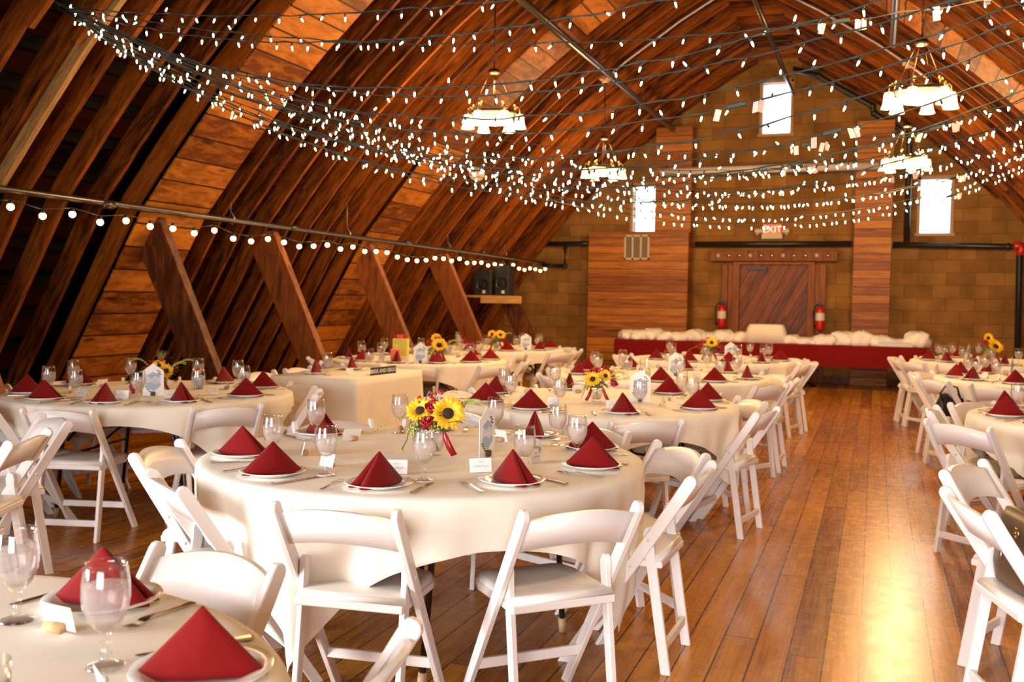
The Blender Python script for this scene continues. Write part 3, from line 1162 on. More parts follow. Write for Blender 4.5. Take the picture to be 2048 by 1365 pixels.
def make_chair():
    root = empty('folding_chair')
    TOP = (-.262, .765)
    for s_ in (-1, 1):
        mb = MB()
        # long stile: front foot up to the rounded back top
        t_ = (Vector(TOP) - Vector((.235, 0))).normalized()
        n_ = Vector((-t_.y, t_.x)) * .0235
        poly = [Vector((.235, 0)) - n_ * 1.15, Vector((-.215, .69)) - n_]
        top = Vector(TOP)
        c_ = top - t_ * .024
        for k in range(7):
            a = PI * k / 6
            poly.append(c_ + (-n_) * math.cos(a) + t_ * .024 * math.sin(a))
        poly += [Vector((-.215, .69)) + n_, Vector((.235, 0)) + n_ * 1.15]
        poly[0].y = 0
        poly[-1].y = 0
        mb.prism([(p.x, p.y) for p in poly], s_ * .203 - .011, s_ * .203 + .011)
        for yy, zz in ((-.098, .50), (-.03, .405)): mb.lathe([(0, .004), (.007, .003), (.008, 0)], 10, (0, 0, 0)) if 0 else None
        o = mb.build('leg', M['white'], root, bevel=.003)
        mb = MB()
        for yy, zz in ((-.098, .515), (-.028, .410)): mb.tube([(s_ * .2135, yy, zz), (s_ * .2165, yy, zz)], .0065, 10)
        mb.build('bolt', M['white'], o)
        mb = MB()
        n2 = .019
        poly = [(-.185, 0), (-.147, 0), (-.070, .50), (-.068, .535), (-.078, .556), (-.092, .560), (-.104, .552), (-.110, .53), (-.110, .50)]
        mb.prism(poly, s_ * .178 - .0105, s_ * .178 + .0105)
        mb.build('leg', M['white'], root, bevel=.003)
    # curved slat
    mb = MB()
    N = 14
    V = []
    for i in range(N + 1):
        u_ = -1 + 2 * i / N
        x = u_ * .193
        dy = -.030 * (1 - u_ * u_)
        zt = .728 + .030 * (1 - u_ ** 2)
        zb = .612 + .026 * (1 - u_ ** 2)
        for z_, ww in ((zb, 0), (zt, 0)):
            ys = -.262 + (.765 - z_) * .497 / .765
            V.append((x, ys + dy - .0075, z_))
            V.append((x, ys + dy + .0075, z_))
    F = []
    for i in range(N):
        a = i * 4
        b = a + 4
        F += [(a, a + 2, b + 2, b), (a + 1, b + 1, b + 3, a + 3), (a, b, b + 1, a + 1), (a + 2, a + 3, b + 3, b + 2)]
    F += [(0, 1, 3, 2), (N * 4, N * 4 + 2, N * 4 + 3, N * 4 + 1)]
    mb.mesh(V, F, 0, True)
    o = mb.build('backrest', M['white'], root)
    for p in o.data.polygons:
        if abs(p.normal.z) > .6: p.use_smooth = False
    # seat frame and pad
    mb = MB()
    fr = [(-.188, -.145), (.188, -.145), (.190, .15), (.172, .215), (.14, .232), (-.14, .232), (-.172, .215), (-.190, .15)]
    mb.prism([(x, y) for x, y in fr], .405, .432, axis=2)
    mb.build('seat_frame', M['white'], root, bevel=.004)
    mb = MB()
    n_ = len(fr)
    lay = [(1.0, .432), (1.0, .440), (.965, .451), (.90, .456), (.5, .459)]
    V = []
    for s_, z_ in lay:
        for x, y in fr: V.append((x * s_ * .97, (y - .045) * s_ * .97 + .045, z_))
    F = []
    for j in range(len(lay) - 1):
        for i in range(n_):
            l_ = (i + 1) % n_
            F.append((j * n_ + i, j * n_ + l_, (j + 1) * n_ + l_, (j + 1) * n_ + i))
    F.append(tuple(range((len(lay) - 1) * n_, len(lay) * n_)))
    F.append(tuple(range(n_))[::-1])
    mb.mesh(V, F, 0, True)
    mb.build('seat_pad', M['pad'], root)
    mb = MB()
    mb.box((0, -.155, .105), (.34, .018, .036))
    mb.build('stretcher', M['white'], root, bevel=.003)
    mb = MB()
    mb.box((0, .130, .155), (.385, .018, .036))
    mb.build('stretcher', M['white'], root, bevel=.003)
    return root


chair0 = make_chair()
chair_used = [False]
HOURS = ['twelve', 'one', 'two', 'three', 'four', 'five', 'six', 'seven', 'eight', 'nine', 'ten', 'eleven']


def clock(c_, ang):
    beta = math.degrees(math.atan2(-c_[1], -c_[0]))
    h = (6 - (ang - beta) / 30) % 12
    q = round(h * 2) / 2
    i = int(q) % 12
    return (HOURS[i] + " o'clock") if q == int(q) else ('half past ' + HOURS[i])


def chair(mx_, my_, az, label, group):
    """mx,my = point under the middle of the back top, az = way the sitter faces (degrees)"""
    f_ = Vector((math.cos(R(az)), math.sin(R(az))))
    loc = (mx_ + f_.x * .255, my_ + f_.y * .255, 0)
    rz = R(az - 90)
    if not chair_used[0]:
        chair_used[0] = True
        chair0.location = loc
        chair0.rotation_euler.z = rz
        return tag(chair0, label, 'chair', group)
    return dup(chair0, loc, rz, label, group, 'chair')


# ------------------------------------------------------------------ tables and linen
TZ = 0.76


def round_cloth(seed, rot, r=.905, half=1.075, mt=None):
    rd = random.Random(seed)
    n = 288
    rings = [0, .3, .6, .86, .885, r]
    V, F = [(0, 0, TZ)], []
    ph = [rd.uniform(0, 6.28) for _ in range(6)]
    drops = 16
    nring = 0
    rows = []
    for q in rings[1:]:
        rows.append([(q * math.cos(2 * PI * i / n), q * math.sin(2 * PI * i / n), TZ - (0.0 if q < .88 else (.002 if q < .9 else .010))) for i in range(n)])
    for j in range(1, drops + 1):
        row = []
        for i in range(n):
            a = 2 * PI * i / n
            b = a - rot
            L = half / max(abs(math.cos(b)), abs(math.sin(b))) - r
            L = min(L, .665)
            s_ = L * j / drops
            cd_ = abs(math.sin(2 * b)) ** 3      # near the corners
            fold = math.cos(12 * (b - PI / 4)) * .7 + math.sin(23 * a + ph[1]) * .35 + .15 * math.sin(41 * a + ph[2])
            amp = .011 + .070 * cd_ * min(1, s_ / .45)
            amp *= min(1, s_ / .12)
            rad = r + .004 + min(s_, .04) * .15 + amp * (fold + .1) - .16 * s_ * cd_
            z = TZ - .010 - s_ + .006 * math.sin(5 * a + ph[3])
            row.append((rad * math.cos(a), rad * math.sin(a), max(z, .05)))
        rows.append(row)
    for row in rows: V += row
    F = [(0, 1 + i, 1 + (i + 1) % n) for i in range(n)]
    for j in range(len(rows) - 1):
        for i in range(n):
            k = (i + 1) % n
            F.append((1 + j * n + i, 1 + (j + 1) * n + i, 1 + (j + 1) * n + k, 1 + j * n + k))
    mb = MB()
    mb.mesh(V, F, 0, True)
    return mb.build('tablecloth', mt or M['cloth'])


def make_table():
    root = empty('round_table')
    mb = MB()
    mb.lathe([(0, .715), (.895, .715), (.898, .72), (.898, .74), (.895, .745), (0, .745)], 64)
    mb.build('tabletop', M['shelfwood'], root)
    for s_ in (-1, 1):
        for q in (-1, 1):
            mb = MB()
            mb.tube([(s_ * .30, q * .42, .71), (s_ * .34, q * .42, .66), (s_ * .36, q * .42, .60), (s_ * .42, q * .42, .03)], .0125, 8)
            mb.tube([(s_ * .30, q * .36, .71), (s_ * .31, q * .36, .55), (s_ * .35, q * .41, .48)], .010, 8)
            o = mb.build('leg', M['black'], root)
            mb = MB()
            mb.tube([(s_ * .415, q * .42, .06), (s_ * .423, q * .42, 0)], .017, 10)
            mb.build('foot_cap', M['tan'], o)
        mb = MB()
        mb.tube([(s_ * .383, -.42, .38), (s_ * .383, .42, .38)], .009, 8)
        mb.tube([(s_ * .385, 0, .38), (0, 0, .70)], .008, 8)
        mb.build('cross_bar', M['black'], root)
    return root


table0 = make_table()
# name -> centre, cloth turn, phrase, seat angles (plates), chair list (mid x, mid y, az) or angle
TB = {
    'T9': ((-1.64, .90), 20, 'bottom left corner table', [80, 41], [], 'blurred round table at the bottom left corner of the picture'),
    'T1': ((-1.75, 3.75), 40, 'front centre table', [-150, -113, -77, -40, -3, 34, 70, 112, 156], [], 'round table in sharp focus at front centre'),
    'T2': ((-1.68, 6.2), 42, 'second centre table', [-144, -106, -63, -18, 25, 62, 120, 172], [], 'round table directly behind the front centre one'),
    'T3': ((-1.72, 8.55), 50, 'third centre table', [-155, -118, -80, -45, -8, 50, 86, 126, 168], [], 'third round table back along the left of the aisle'),
    'T4': ((-1.70, 11.2), 15, 'fourth centre table', [-135, -100, -68, -38, 0, 45, 90, 140], [], 'round table nearest the red draped tables'),
    'T5': ((-4.47, 5.33), 28, 'left round table', [-139, -105, -70, -37, 0, 48, 88, 130, 170], [], 'large round table at the left edge of the picture'),
    'T7': ((-4.45, 9.4), 25, 'table behind the head table', [-149, -115, -82, -51, -21, 17, 60, 100, 140], [], 'round table behind the bride and groom table'),
    'T8': ((-4.60, 11.9), 60, 'farthest left table', [-125, -90, -55, -16, 20, 60, 100, 145], [], 'farthest left round table near the block wall'),
    'R0': ((1.50, 4.0), 30, 'nearest right table', [], [], 'round table mostly cut off by the right picture edge'),
    'R1': ((1.45, 6.6), 10, 'second right table', [-168, -140, -104, 158, 125], [], 'second round table along the right side of the aisle'),
    'R2': ((1.42, 9.8), 35, 'third right table', [-172, -147, -116, 124, 155, -88], [], 'third round table along the right side of the aisle'),
    'R3': ((1.30, 12.6), 20, 'farthest right table', [-164, -138, -112, -88, 154, 120, 90], [], 'farthest round table right of the aisle'),
}
first = True
for k, (c_, rot, ph, seats, chs, lb) in TB.items():
    if first:
        t_ = table0
        t_.location = (c_[0], c_[1], 0)
        t_.rotation_euler.z = R(rot + 20)
        first = False
        tag(t_, 'folding table with black legs under the cloth of the ' + ph, 'table', 'round folding tables')
    else:
        t_ = dup(table0, (c_[0], c_[1], 0), R({'T5': 14, 'T1': 70}.get(k, rot + 20)), 'folding table with black legs under the cloth of the ' + ph, 'round folding tables', 'table')
    o = round_cloth(len(k) * 7 + ord(k[1]) + ord(k[0]), R(rot), half={'T1': 1.075, 'T5': 1.0}.get(k, 1.04))
    o.location = (c_[0], c_[1], 0)
    tag(o, 'ivory square tablecloth hanging over the ' + ph, 'tablecloth', 'ivory tablecloths')

CH_G = 'white folding chairs around the tables'
# near chairs, each placed by itself: (mid of back top x, y, facing azimuth, table, angle name)
near = [  # (x, y, azimuth the sitter faces, label)
    (-1.56, 2.73, 96, 'white folding chair at front, its back to us, left of the two foremost'),
    (-0.88, 3.03, 134, 'white folding chair at front, its back to us, right of the two foremost'),
    (-2.80, 3.44, 13, 'white folding chair left of the front centre table, rear one of two overlapping'),
    (-2.30, 2.90, 54, 'white folding chair left of the front centre table, nearer one of two overlapping'),
    (-0.83, 4.36, -138, 'white folding chair with shiny curved back at right of the front centre table'),
    (-0.66, 3.86, 178, 'white folding chair seen from the side at right of the front centre table'),
    (-2.60, 4.49, -44, 'white folding chair behind the front centre table, behind the left rear napkin'),
    (-2.13, 4.78, -72, 'white folding chair behind the bouquet of the front centre table'),
    (-1.33, 4.80, -112, 'white folding chair behind the goblets at right rear of the front centre table'),
    (-1.55, 2.03, -98, 'white folding chair in lower left, curved back facing the front, blurred'),
    (-0.88, 1.59, -172, 'blurred white folding chair top cut by the bottom picture edge'),
    (-4.28, 4.48, 104, 'white folding chair with its back to us at the left round table, left one'),
    (-3.70, 4.94, 145, 'white folding chair with its back to us at the left round table, right one'),
    (-3.55, 5.80, -153, 'white folding chair between the left round table and the head table'),
    (-4.85, 4.42, 66, 'white folding chair cut by left picture edge at the left round table'),
    (-3.62, 3.44, -157, 'white folding chair at far left seen from the back side, in front'),
    (-3.98, 3.95, -118, 'white folding chair at far left turned away, just behind another'),
    (-2.13, 5.42, 62, 'white folding chair just behind the standing table sign of front centre table'),
    (-1.23, 5.42, 125, 'white folding chair with its back to us at the second centre table'),
    (-0.64, 6.14, 168, 'white folding chair seen from the side at right of the second centre table, nearer'),
    (-0.80, 6.74, -148, 'white folding chair with curved back at right of second centre table, behind'),
    (-2.55, 5.70, 30, 'white folding chair left of the second centre table, nearer one'),
    (-2.68, 6.35, -10, 'white folding chair left of the second centre table, farther one'),
    (0.47, 5.97, 47, 'white folding chair with olive bag on its seat at second right table'),
    (0.40, 6.72, -8, 'white folding chair seen from the side at left of the second right table'),
    (1.22, 5.66, 82, 'white folding chair at the lower right picture edge, facing the second right table'),
    (0.40, 4.40, -25, 'white folding chair with curved back at nearest right table, farther one'),
    (0.35, 3.66, 15, 'white folding chair with brown leather bag at right picture edge'),
]
for x, y, az, lb in near:
    x, y = x - .05 * math.cos(R(az)), y - .05 * math.sin(R(az))
    c_ = min((v_[0] for v_ in TB.values()), key=lambda q: math.dist(q, (x, y)))
    d_ = math.dist(c_, (x, y))
    if d_ < 1.07:     # keep the chair back clear of the hanging cloth
        x, y = c_[0] + (x - c_[0]) * 1.07 / d_, c_[1] + (y - c_[1]) * 1.07 / d_
    chair(x, y, az, lb, CH_G)
ring = {'T2': [62, 105, 140], 'T3': [-150, -118, -78, -30, 2, 36, 80, 120, 160], 'T4': [-140, -100, -62, -22, 12, 42, 85, 125, 165],
        'T5': [60, 95, 130, 165, -165], 'T7': [-150, -115, -66, -25, 14, 60, 100, 140], 'T8': [-130, -95, -58, -22, 12, 48, 90, 130],
        'R1': [140, 100], 'R2': [-178, -150, -118, 152, 115, -85], 'R3': [-172, -145, -116, 160, 128, -85, 95]}
rdc = random.Random(3)
for k, angs in ring.items():
    c_, ph = TB[k][0], TB[k][2]
    for a in angs:
        rr = 1.09 + rdc.uniform(-.04, .05)
        x, y = c_[0] + rr * math.cos(R(a)), c_[1] + rr * math.sin(R(a))
        q = pxy(x, y, .7)
        if q is None or not -90 < q[0] < 2110: continue
        if k == 'R2' and a == -150: y += .02
        chair(x, y, a + 180 + rdc.uniform(-7, 7), 'white folding chair at %s of the %s' % (clock(c_, a), ph), CH_G)
# head table for two
rt = tag(empty('rectangular_table', (-4.13, 7.36, 0)), 'small rectangular folding table under the bride and groom cloth', 'table')
mb = MB()
mb.box((0, 0, .735), (.74, 1.16, .03))
mb.build('tabletop', M['shelfwood'], rt)
for sx in (-1, 1):
    for sy in (-1, 1):
        mb = MB()
        mb.tube([(sx * .28, sy * .45, .72), (sx * .30, sy * .50, 0)], .013, 8)
        mb.build('leg', M['black'], rt)


def rect_cloth(hx, hy, z, hem, mt, name='tablecloth', amp=.012, seed=1, flare=.03):
    n = 30
    per = []
    rd = random.Random(seed)
    cr = .02
    def seg(p, q, nrm, m_):
        for i in range(m_):
            t_ = i / m_
            per.append(((p[0] + (q[0] - p[0]) * t_, p[1] + (q[1] - p[1]) * t_), nrm))
    seg((-hx + cr, -hy), (hx - cr, -hy), (0, -1), int(hx * 60))
    per.append(((hx - .006, -hy + .006), (.7, -.7)))
    seg((hx, -hy + cr), (hx, hy - cr), (1, 0), int(hy * 60))
    per.append(((hx - .006, hy - .006), (.7, .7)))
    seg((hx - cr, hy), (-hx + cr, hy), (0, 1), int(hx * 60))
    per.append(((-hx + .006, hy - .006), (-.7, .7)))
    seg((-hx, hy - cr), (-hx, -hy + cr), (-1, 0), int(hy * 60))
    per.append(((-hx + .006, -hy + .006), (-.7, -.7)))
    m_ = len(per)
    rows = []
    levels = 14
    for j in range(levels + 1):
        s_ = j / levels
        row = []
        for i, (p, nr_) in enumerate(per):
            d = (z - hem) * s_
            corner = abs(nr_[0]) > .5 and abs(nr_[1]) > .5
            f_ = math.sin(i * .9 + seed) * .5 + math.sin(i * .37 + seed * 2) * .6
            o_ = s_ * (flare * (2.2 if corner else 1) + amp * f_) + (.004 if j else 0)
            row.append((p[0] + nr_[0] * o_, p[1] + nr_[1] * o_, z - d - (.006 if j else 0)))
        rows.append(row)
    V = [v_ for row in rows for v_ in row]
    F = [tuple(range(m_))]
    for j in range(levels):
        for i in range(m_):
            k = (i + 1) % m_
            F.append((j * m_ + i, (j + 1) * m_ + i, (j + 1) * m_ + k, j * m_ + k))
    mb = MB()
    mb.mesh(V, F, 0, True)
    o = mb.build(name, mt)
    return o


o = rect_cloth(.39, .60, .765, .02, M['cloth'], seed=3, amp=.014, flare=.02)
o.location = (-4.13, 7.36, 0)
tag(o, 'long ivory cloth reaching the floor over the rectangular head table', 'tablecloth')
for y, lb in ((7.08, 'white folding chair at the head table, nearer one of the pair'), (7.66, 'white folding chair at the head table, farther one of the pair')): chair(-4.83, y, 0, lb, CH_G)
sg = tag(empty('bride_and_groom_sign', (-3.80, 7.33, .766), R(84)), 'small black sign lettered BRIDE AND GROOM on the head table', 'sign')
mb = MB()
mb.box((0, 0, .031), (.36, .02, .062))
mb.build('sign_block', M['black'], sg, bevel=.002)
text('letters', 'BRIDE AND GROOM', .046, M['card'], sg, (0, -.0115, .031), (R(90), 0, 0), .001)

# ------------------------------------------------------------------ place settings
def make_plate():
    mb = MB()
    n = 48
    prof = [(0, .004), (.068, .004), (.078, .008), (.095, .015), (.118, .020), (.1195, .018), (.098, .0115), (.08, .003), (.066, 0), (0, 0)]
    V, F = [], []
    for r_, z_ in prof:
        for i in range(n):
            a = 2 * PI * i / n
            q = r_ * (1 + (.014 * abs(math.sin(6 * a)) if r_ > .09 else 0))
            V.append((q * math.cos(a), q * math.sin(a), z_))
    for j in range(len(prof) - 1):
        for i in range(n):
            k = (i + 1) % n
            F.append((j * n + i, j * n + k, (j + 1) * n + k, (j + 1) * n + i))
    mb.mesh(V, F, 0, True)
    return mb.build('dinner_plate', M['china'], weld=True)


def make_napkin(var):
    H_ = .116
    half = [(.003, .040), (.008, .075), (.020, .104), (.034, .108), (.044, .096), (.047, .075), (.046, .02), (.040, -.03), (.026, -.075), (.006, -.110)]
    if var == 1: half = [(.003, .035), (.008, .070), (.018, .098), (.032, .106), (.044, .096), (.046, .07), (.040, .02), (.034, -.03), (.022, -.07), (.004, -.095)]
    if var == 2: half = [(.002, .050), (.006, .085), (.014, .108), (.024, .112), (.031, .100), (.036, .07), (.038, .01), (.032, -.04), (.020, -.08), (.003, -.112)]
    base = half + [(-x, y) for x, y in reversed(half)]
    T = 10
    V, F = [], []
    for j in range(T + 1):
        t_ = j / T * .985
        for x, y in base:
            fx_ = (1 - t_) ** .88 * (1 + .10 * math.sin(t_ * 5 + y * 30))
            fy_ = (1 - t_) ** 1.04
            V.append((x * fx_, y * fy_, H_ * t_ + .0015))
    n = len(base)
    for j in range(T):
        for i in range(n - 1):
            F.append((j * n + i, j * n + i + 1, (j + 1) * n + i + 1, (j + 1) * n + i))
    F.append(tuple(T * n + i for i in range(n)))
    mb = MB()
    mb.mesh(V, F, 0, True)
    # inner fold layer showing in the open end
    b2 = [(.003, .03), (.004, .055), (.010, .078), (.018, .082), (.022, .06), (.022, .02)]
    for sg_ in (-1, 1):
        V, F = [], []
        for j in range(T + 1):
            t_ = j / T * .95
            for x, y in b2: V.append((sg_ * x * (1 - t_) ** .9, y * (1 - t_), (H_ - .004) * t_ + .003))
        m_ = len(b2)
        for j in range(T):
            for i in range(m_ - 1): F.append((j * m_ + i, j * m_ + i + 1, (j + 1) * m_ + i + 1, (j + 1) * m_ + i))
        mb.mesh(V, F, 0, True)
    return mb.build('folded_napkin', M['napkin'], solid=.003)


def make_goblet():
    root = empty('water_goblet')
    mb = MB()
    prof = [(0, .001), (.034, .001), (.036, .003), (.030, .006), (.012, .012), (.0075, .020), (.011, .026), (.0075, .032), (.0065, .040), (.010, .046), (.0072, .052), (.010, .060), (.020, .070), (.030, .084), (.0385, .105), (.0415, .125), (.0405, .150), (.037, .175), (.0355, .186),
            (.0345, .186), (.036, .174), (.0393, .150), (.0402, .125), (.037, .105), (.0285, .086), (.018, .073), (.0, .068)]
    mb.lathe(prof, 26)
    g_ = mb.build('goblet_glass', M['glass'], root, weld=True)
    mb = MB()
    mb.lathe([(0, .0695), (.017, .0745), (.0275, .0875), (.0358, .1055), (.0388, .125), (.0382, .146), (0, .146)], 22)
    mb.build('water', M['water'], root, weld=True)
    return root


def make_fork():
    mb = MB()
    pts = []
    L = .185
    # handle as tapered bar along y, tines at +y
    prof = [(-.0925, .0075), (-.085, .0085), (-.06, .0060), (-.02, .0033), (.015, .0032), (.03, .0060), (.042, .0110), (.052, .0118)]
    V, F = [], []
    for y, w_ in prof:
        z = .002 + .010 * max(0, (y + .02)) * 2 * (1 - max(0, (y - .03)) * 6)
        z = .003 + (.006 * math.sin(max(0, min(1, (y + .03) / .09)) * PI))
        V += [(-w_, y, z), (w_, y, z), (w_, y, z + .0022), (-w_, y, z + .0022)]
    n = len(prof)
    for i in range(n - 1):
        a, b = i * 4, i * 4 + 4
        F += [(a, a + 1, b + 1, b), (a + 1, a + 2, b + 2, b + 1), (a + 2, a + 3, b + 3, b + 2), (a + 3, a, b, b + 3)]
    F += [(0, 3, 2, 1), ((n - 1) * 4, (n - 1) * 4 + 1, (n - 1) * 4 + 2, (n - 1) * 4 + 3)]
    mb.mesh(V, F, 0, False)
    for k in range(4):
        x = -.0102 + k * .0068
        mb.tube([(x, .048, .0055), (x, .07, .003), (x * .93, .095, .006)], [.0016, .0015, .0007], 6)
    return mb.build('fork', M['silver'], bevel=0)


def make_knife():
    mb = MB()
    V, F = [], []
    prof = [(-.105, -.006, .006, .0045), (-.10, -.0075, .0075, .006), (-.05, -.0065, .0065, .0055), (-.004, -.0055, .0055, .005), (.0, -.007, .007, .006), (.006, -.006, .006, .003), (.03, -.008, .008, .0016), (.08, -.009, .008, .0014), (.102, -.004, .008, .0012), (.108, .004, .007, .001)]
    for y, a, b, t_ in prof: V += [(a, y, .0005), (b, y, .0005), (b, y, .0005 + t_), (a, y, .0005 + t_)]
    n = len(prof)
    for i in range(n - 1):
        a, b = i * 4, i * 4 + 4
        F += [(a, a + 1, b + 1, b), (a + 1, a + 2, b + 2, b + 1), (a + 2, a + 3, b + 3, b + 2), (a + 3, a, b, b + 3)]
    F += [(0, 3, 2, 1), ((n - 1) * 4, (n - 1) * 4 + 1, (n - 1) * 4 + 2, (n - 1) * 4 + 3)]
    mb.mesh(V, F, 0, False)
    return mb.build('table_knife', M['silver'])


def make_card():
    root = empty('place_card')
    mb = MB()
    mt_ = Matrix.Rotation(R(-14), 3, 'X')
    mb.box((0, .006, .028), (.085, .0012, .052), mtx=mt_)
    c_ = mb.build('card', M['card'], root)
    mb = MB()
    rd = random.Random(5)
    for row, z0, w_ in ((0, .040, .022), (1, .026, .058)):
        x = -w_ / 2
        pts = []
        while x < w_ / 2:
            pts.append((x, -.002 + (.028 - z0) * -.24 - .0012, z0 + rd.uniform(-.0035, .0045)))
            x += .0022 + rd.uniform(0, .0012)
        mb.tube(pts, .00045, 4)
    mb.build('handwriting', M['ink'], c_)
    mb = MB()
    mb.tube([(-.020, .016, .0105), (.020, .016, .0105)], .0105, 14)
    mb.build('cork', M['cork'], root)
    return root


plate0, fork0, knife0, gob0, card0 = make_plate(), make_fork(), make_knife(), make_goblet(), make_card()
naps = [make_napkin(i) for i in range(3)]
used = set()


def place(proto, loc, rz, label, group, cat):
    key = id(proto)
    if key not in used:
        used.add(key)
        proto.location = loc
        proto.rotation_euler = (0, 0, rz)
        return tag(proto, label, cat, group)
    return dup(proto, loc, rz, label, group, cat)


NAPYAW = {('T1', -150): (10, 0), ('T1', -113): (-140, 2), ('T1', -77): (-112, 0), ('T1', -40): (-30, 0), ('T1', -3): (5, 2), ('T1', 34): (-165, 2), ('T1', 70): (-80, 0), ('T1', 156): (-20, 0), ('T1', 112): (60, 1),
          ('T9', 80): (15, 2), ('T9', 41): (200, 2), ('T5', -139): (-160, 2), ('T5', -105): (15, 2), ('T5', -70): (-85, 1), ('T5', -37): (-20, 0), ('T5', 0): (20, 2), ('T2', -144): (15, 2), ('T2', -106): (-160, 2), ('T2', -63): (-35, 1), ('T2', -18): (15, 2), ('T2', 25): (40, 2), ('T2', 62): (20, 0), ('T2', 120): (-80, 1),
          ('R1', -168): (15, 2), ('R1', -140): (-150, 2)}
rds = random.Random(11)
for k, (c_, rot, ph, seats, chs, lb) in TB.items():
    for a in seats:
        u_ = Vector((-math.cos(R(a)), -math.sin(R(a))))
        r_ = Vector((u_.y, -u_.x))
        pr = .735 if k != 'T9' else .76
        if k == 'T9' and a == 122: pr = .72
        P0 = Vector(c_) - u_ * pr
        q = pxy(P0.x, P0.y, .8)
        if q is None or not -70 < q[0] < 2100: continue
        rzt = math.atan2(u_.y, u_.x) - PI / 2
        ck = clock(c_, a)

        def W(du, dr, z=TZ + .001):
            p = P0 + u_ * du + r_ * dr
            return (p.x, p.y, z)
        near_ = c_[1] < 7.2
        if not (k == 'T9' and a == 122):
            place(plate0, W(0, 0), rds.uniform(0, 3), 'white plate at %s on the %s' % (ck, ph), 'dinner plates', 'plate')
            ny, nv = NAPYAW.get((k, a), (rds.uniform(0, 360), rds.choice((0, 1, 2))))
            place(naps[nv], W(0, 0, TZ + .0065), R(ny - 90), 'dark red folded napkin at %s on the %s' % (ck, ph), 'folded red napkins', 'napkin')
        gu, gr = {('T9', 80): (.16, .05), ('T9', 41): (.155, .10)}.get((k, a), (.125 + rds.uniform(-.015, .015), .135 + rds.uniform(-.02, .02)))
        place(gob0, W(gu, gr), rds.uniform(0, 6), 'water goblet at %s on the %s' % (ck, ph), 'water goblets', 'goblet')
        if k == 'T9' and a == 122: continue
        place(fork0, W(-.01, -.165), rzt + rds.uniform(-.15, .15), 'silver fork beside the plate at %s on the %s' % (ck, ph), 'forks', 'fork')
        place(knife0, W(0, .150), rzt + rds.uniform(-.15, .15), 'silver knife beside the plate at %s on the %s' % (ck, ph), 'knives', 'knife')
        if near_ or rds.random() < .7:
            cdir = math.atan2(u_.y, u_.x) - PI / 2 + rds.uniform(-.25, .25)
            place(card0, W(.235 if k != 'T9' else .15, .0 if k != 'T9' else -.07), cdir, 'white place card at %s on the %s' % (ck, ph), 'place cards', 'place card')
# settings of the head table
for y, ck in ((7.06, 'nearer'), (7.66, 'farther')):
    place(plate0, (-4.28, y, .767), 0, 'white plate at the %s place of the head table' % ck, 'dinner plates', 'plate')
    place(naps[2], (-4.28, y, .7725), R(20), 'dark red folded napkin at the %s place of the head table' % ck, 'folded red napkins', 'napkin')
    place(gob0, (-4.12, y - .08 + (.0 if ck == 'nearer' else .1), .767), 0, 'water goblet at the %s place of the head table' % ck, 'water goblets', 'goblet')
    place(card0, (-4.0, y + .08, .767), R(80), 'white place card at the %s place of the head table' % ck, 'place cards', 'place card')

# ------------------------------------------------------------------ table signs
def table_sign(x, y, rz, label, lean=0):
    root = tag(empty('table_sign', (x, y, TZ + .001), rz), label, 'table sign', 'house-shaped table signs')
    mb = MB()
    w_, h_ = .066, .205
    poly = [(-w_, .0), (w_, .0), (w_, .155), (0.0, h_), (-w_, .155)]
    mb.prism(poly, -.001, .001, axis=1)
    c_ = mb.build('card', M['card'], root)
    mb = MB()
    hexp = [(-.045, .06), (0, .028), (.045, .06), (.045, .125), (0, .150), (-.045, .125)]
    mb.prism(hexp, -.0022, -.001, axis=1, mi=0)
    mb.prism([(-.045, .125), (0, .150), (.045, .125), (.03, .112), (.012, .126), (-.01, .108), (-.03, .120)], -.0026, -.001, axis=1, mi=1)
    mb.prism([(-.045, .06), (0, .028), (.045, .06), (.045, .082), (.01, .074), (-.02, .086), (-.045, .078)], -.0027, -.001, axis=1, mi=1)
    mb.build('hexagon_picture', [M['greywash'], M['bluewash']], c_)
    mb = MB()
    for px_, pz, a in ((.030, .160, .6), (.040, .150, -.3), (.034, .140, .9), (.046, .135, .2), (-.036, .045, .5), (-.028, .036, -.4), (-.044, .055, .9), (-.020, .026, .1)):
        mb.prism([(px_ + .008 * math.cos(a + t_ * PI / 3) * (1 if t_ % 3 else 1.1), pz + .004 * math.sin(a + t_ * PI / 3)) for t_ in range(6)], -.003, -.001, axis=1)
    mb.build('leaf_print', M['leaf'], c_)
    mb = MB()
    pts = [(-.028 + i * .0035, -.0032, .092 + .007 * math.sin(i * 1.7)) for i in range(17)]
    mb.tube(pts, .0012, 5)
    mb.build('script', M['card'], c_)
    mb = MB()
    mb.box((0, -.006, .013), (.026, .022, .026))
    mb.build('cork_stand', M['darkcork'], root, bevel=.003)
    return root


face = R(20)
table_sign(-1.49, 3.80, R(84), 'narrow-angled white table sign standing beside the front centre bouquet')
table_sign(-1.40, 6.24, face, 'white house-shaped table sign on the second centre table')
table_sign(-4.28, 5.12, face + .05, 'white house-shaped table sign before the bouquet at left')
table_sign(-4.15, 8.78, face, 'white table sign left of the sunflower behind the head table')
table_sign(-4.10, 11.75, face, 'white table sign on the farthest left table')
table_sign(-1.47, 10.98, face, 'white table sign beside the sunflowers near the red tables')
table_sign(-1.60, 8.50, face, 'white table sign on the third centre table')
table_sign(1.00, 12.30, R(70), 'slim turned white table sign left of the far right sunflower')
table_sign(1.12, 9.55, R(74), 'slim turned white table sign at right on the third right table')

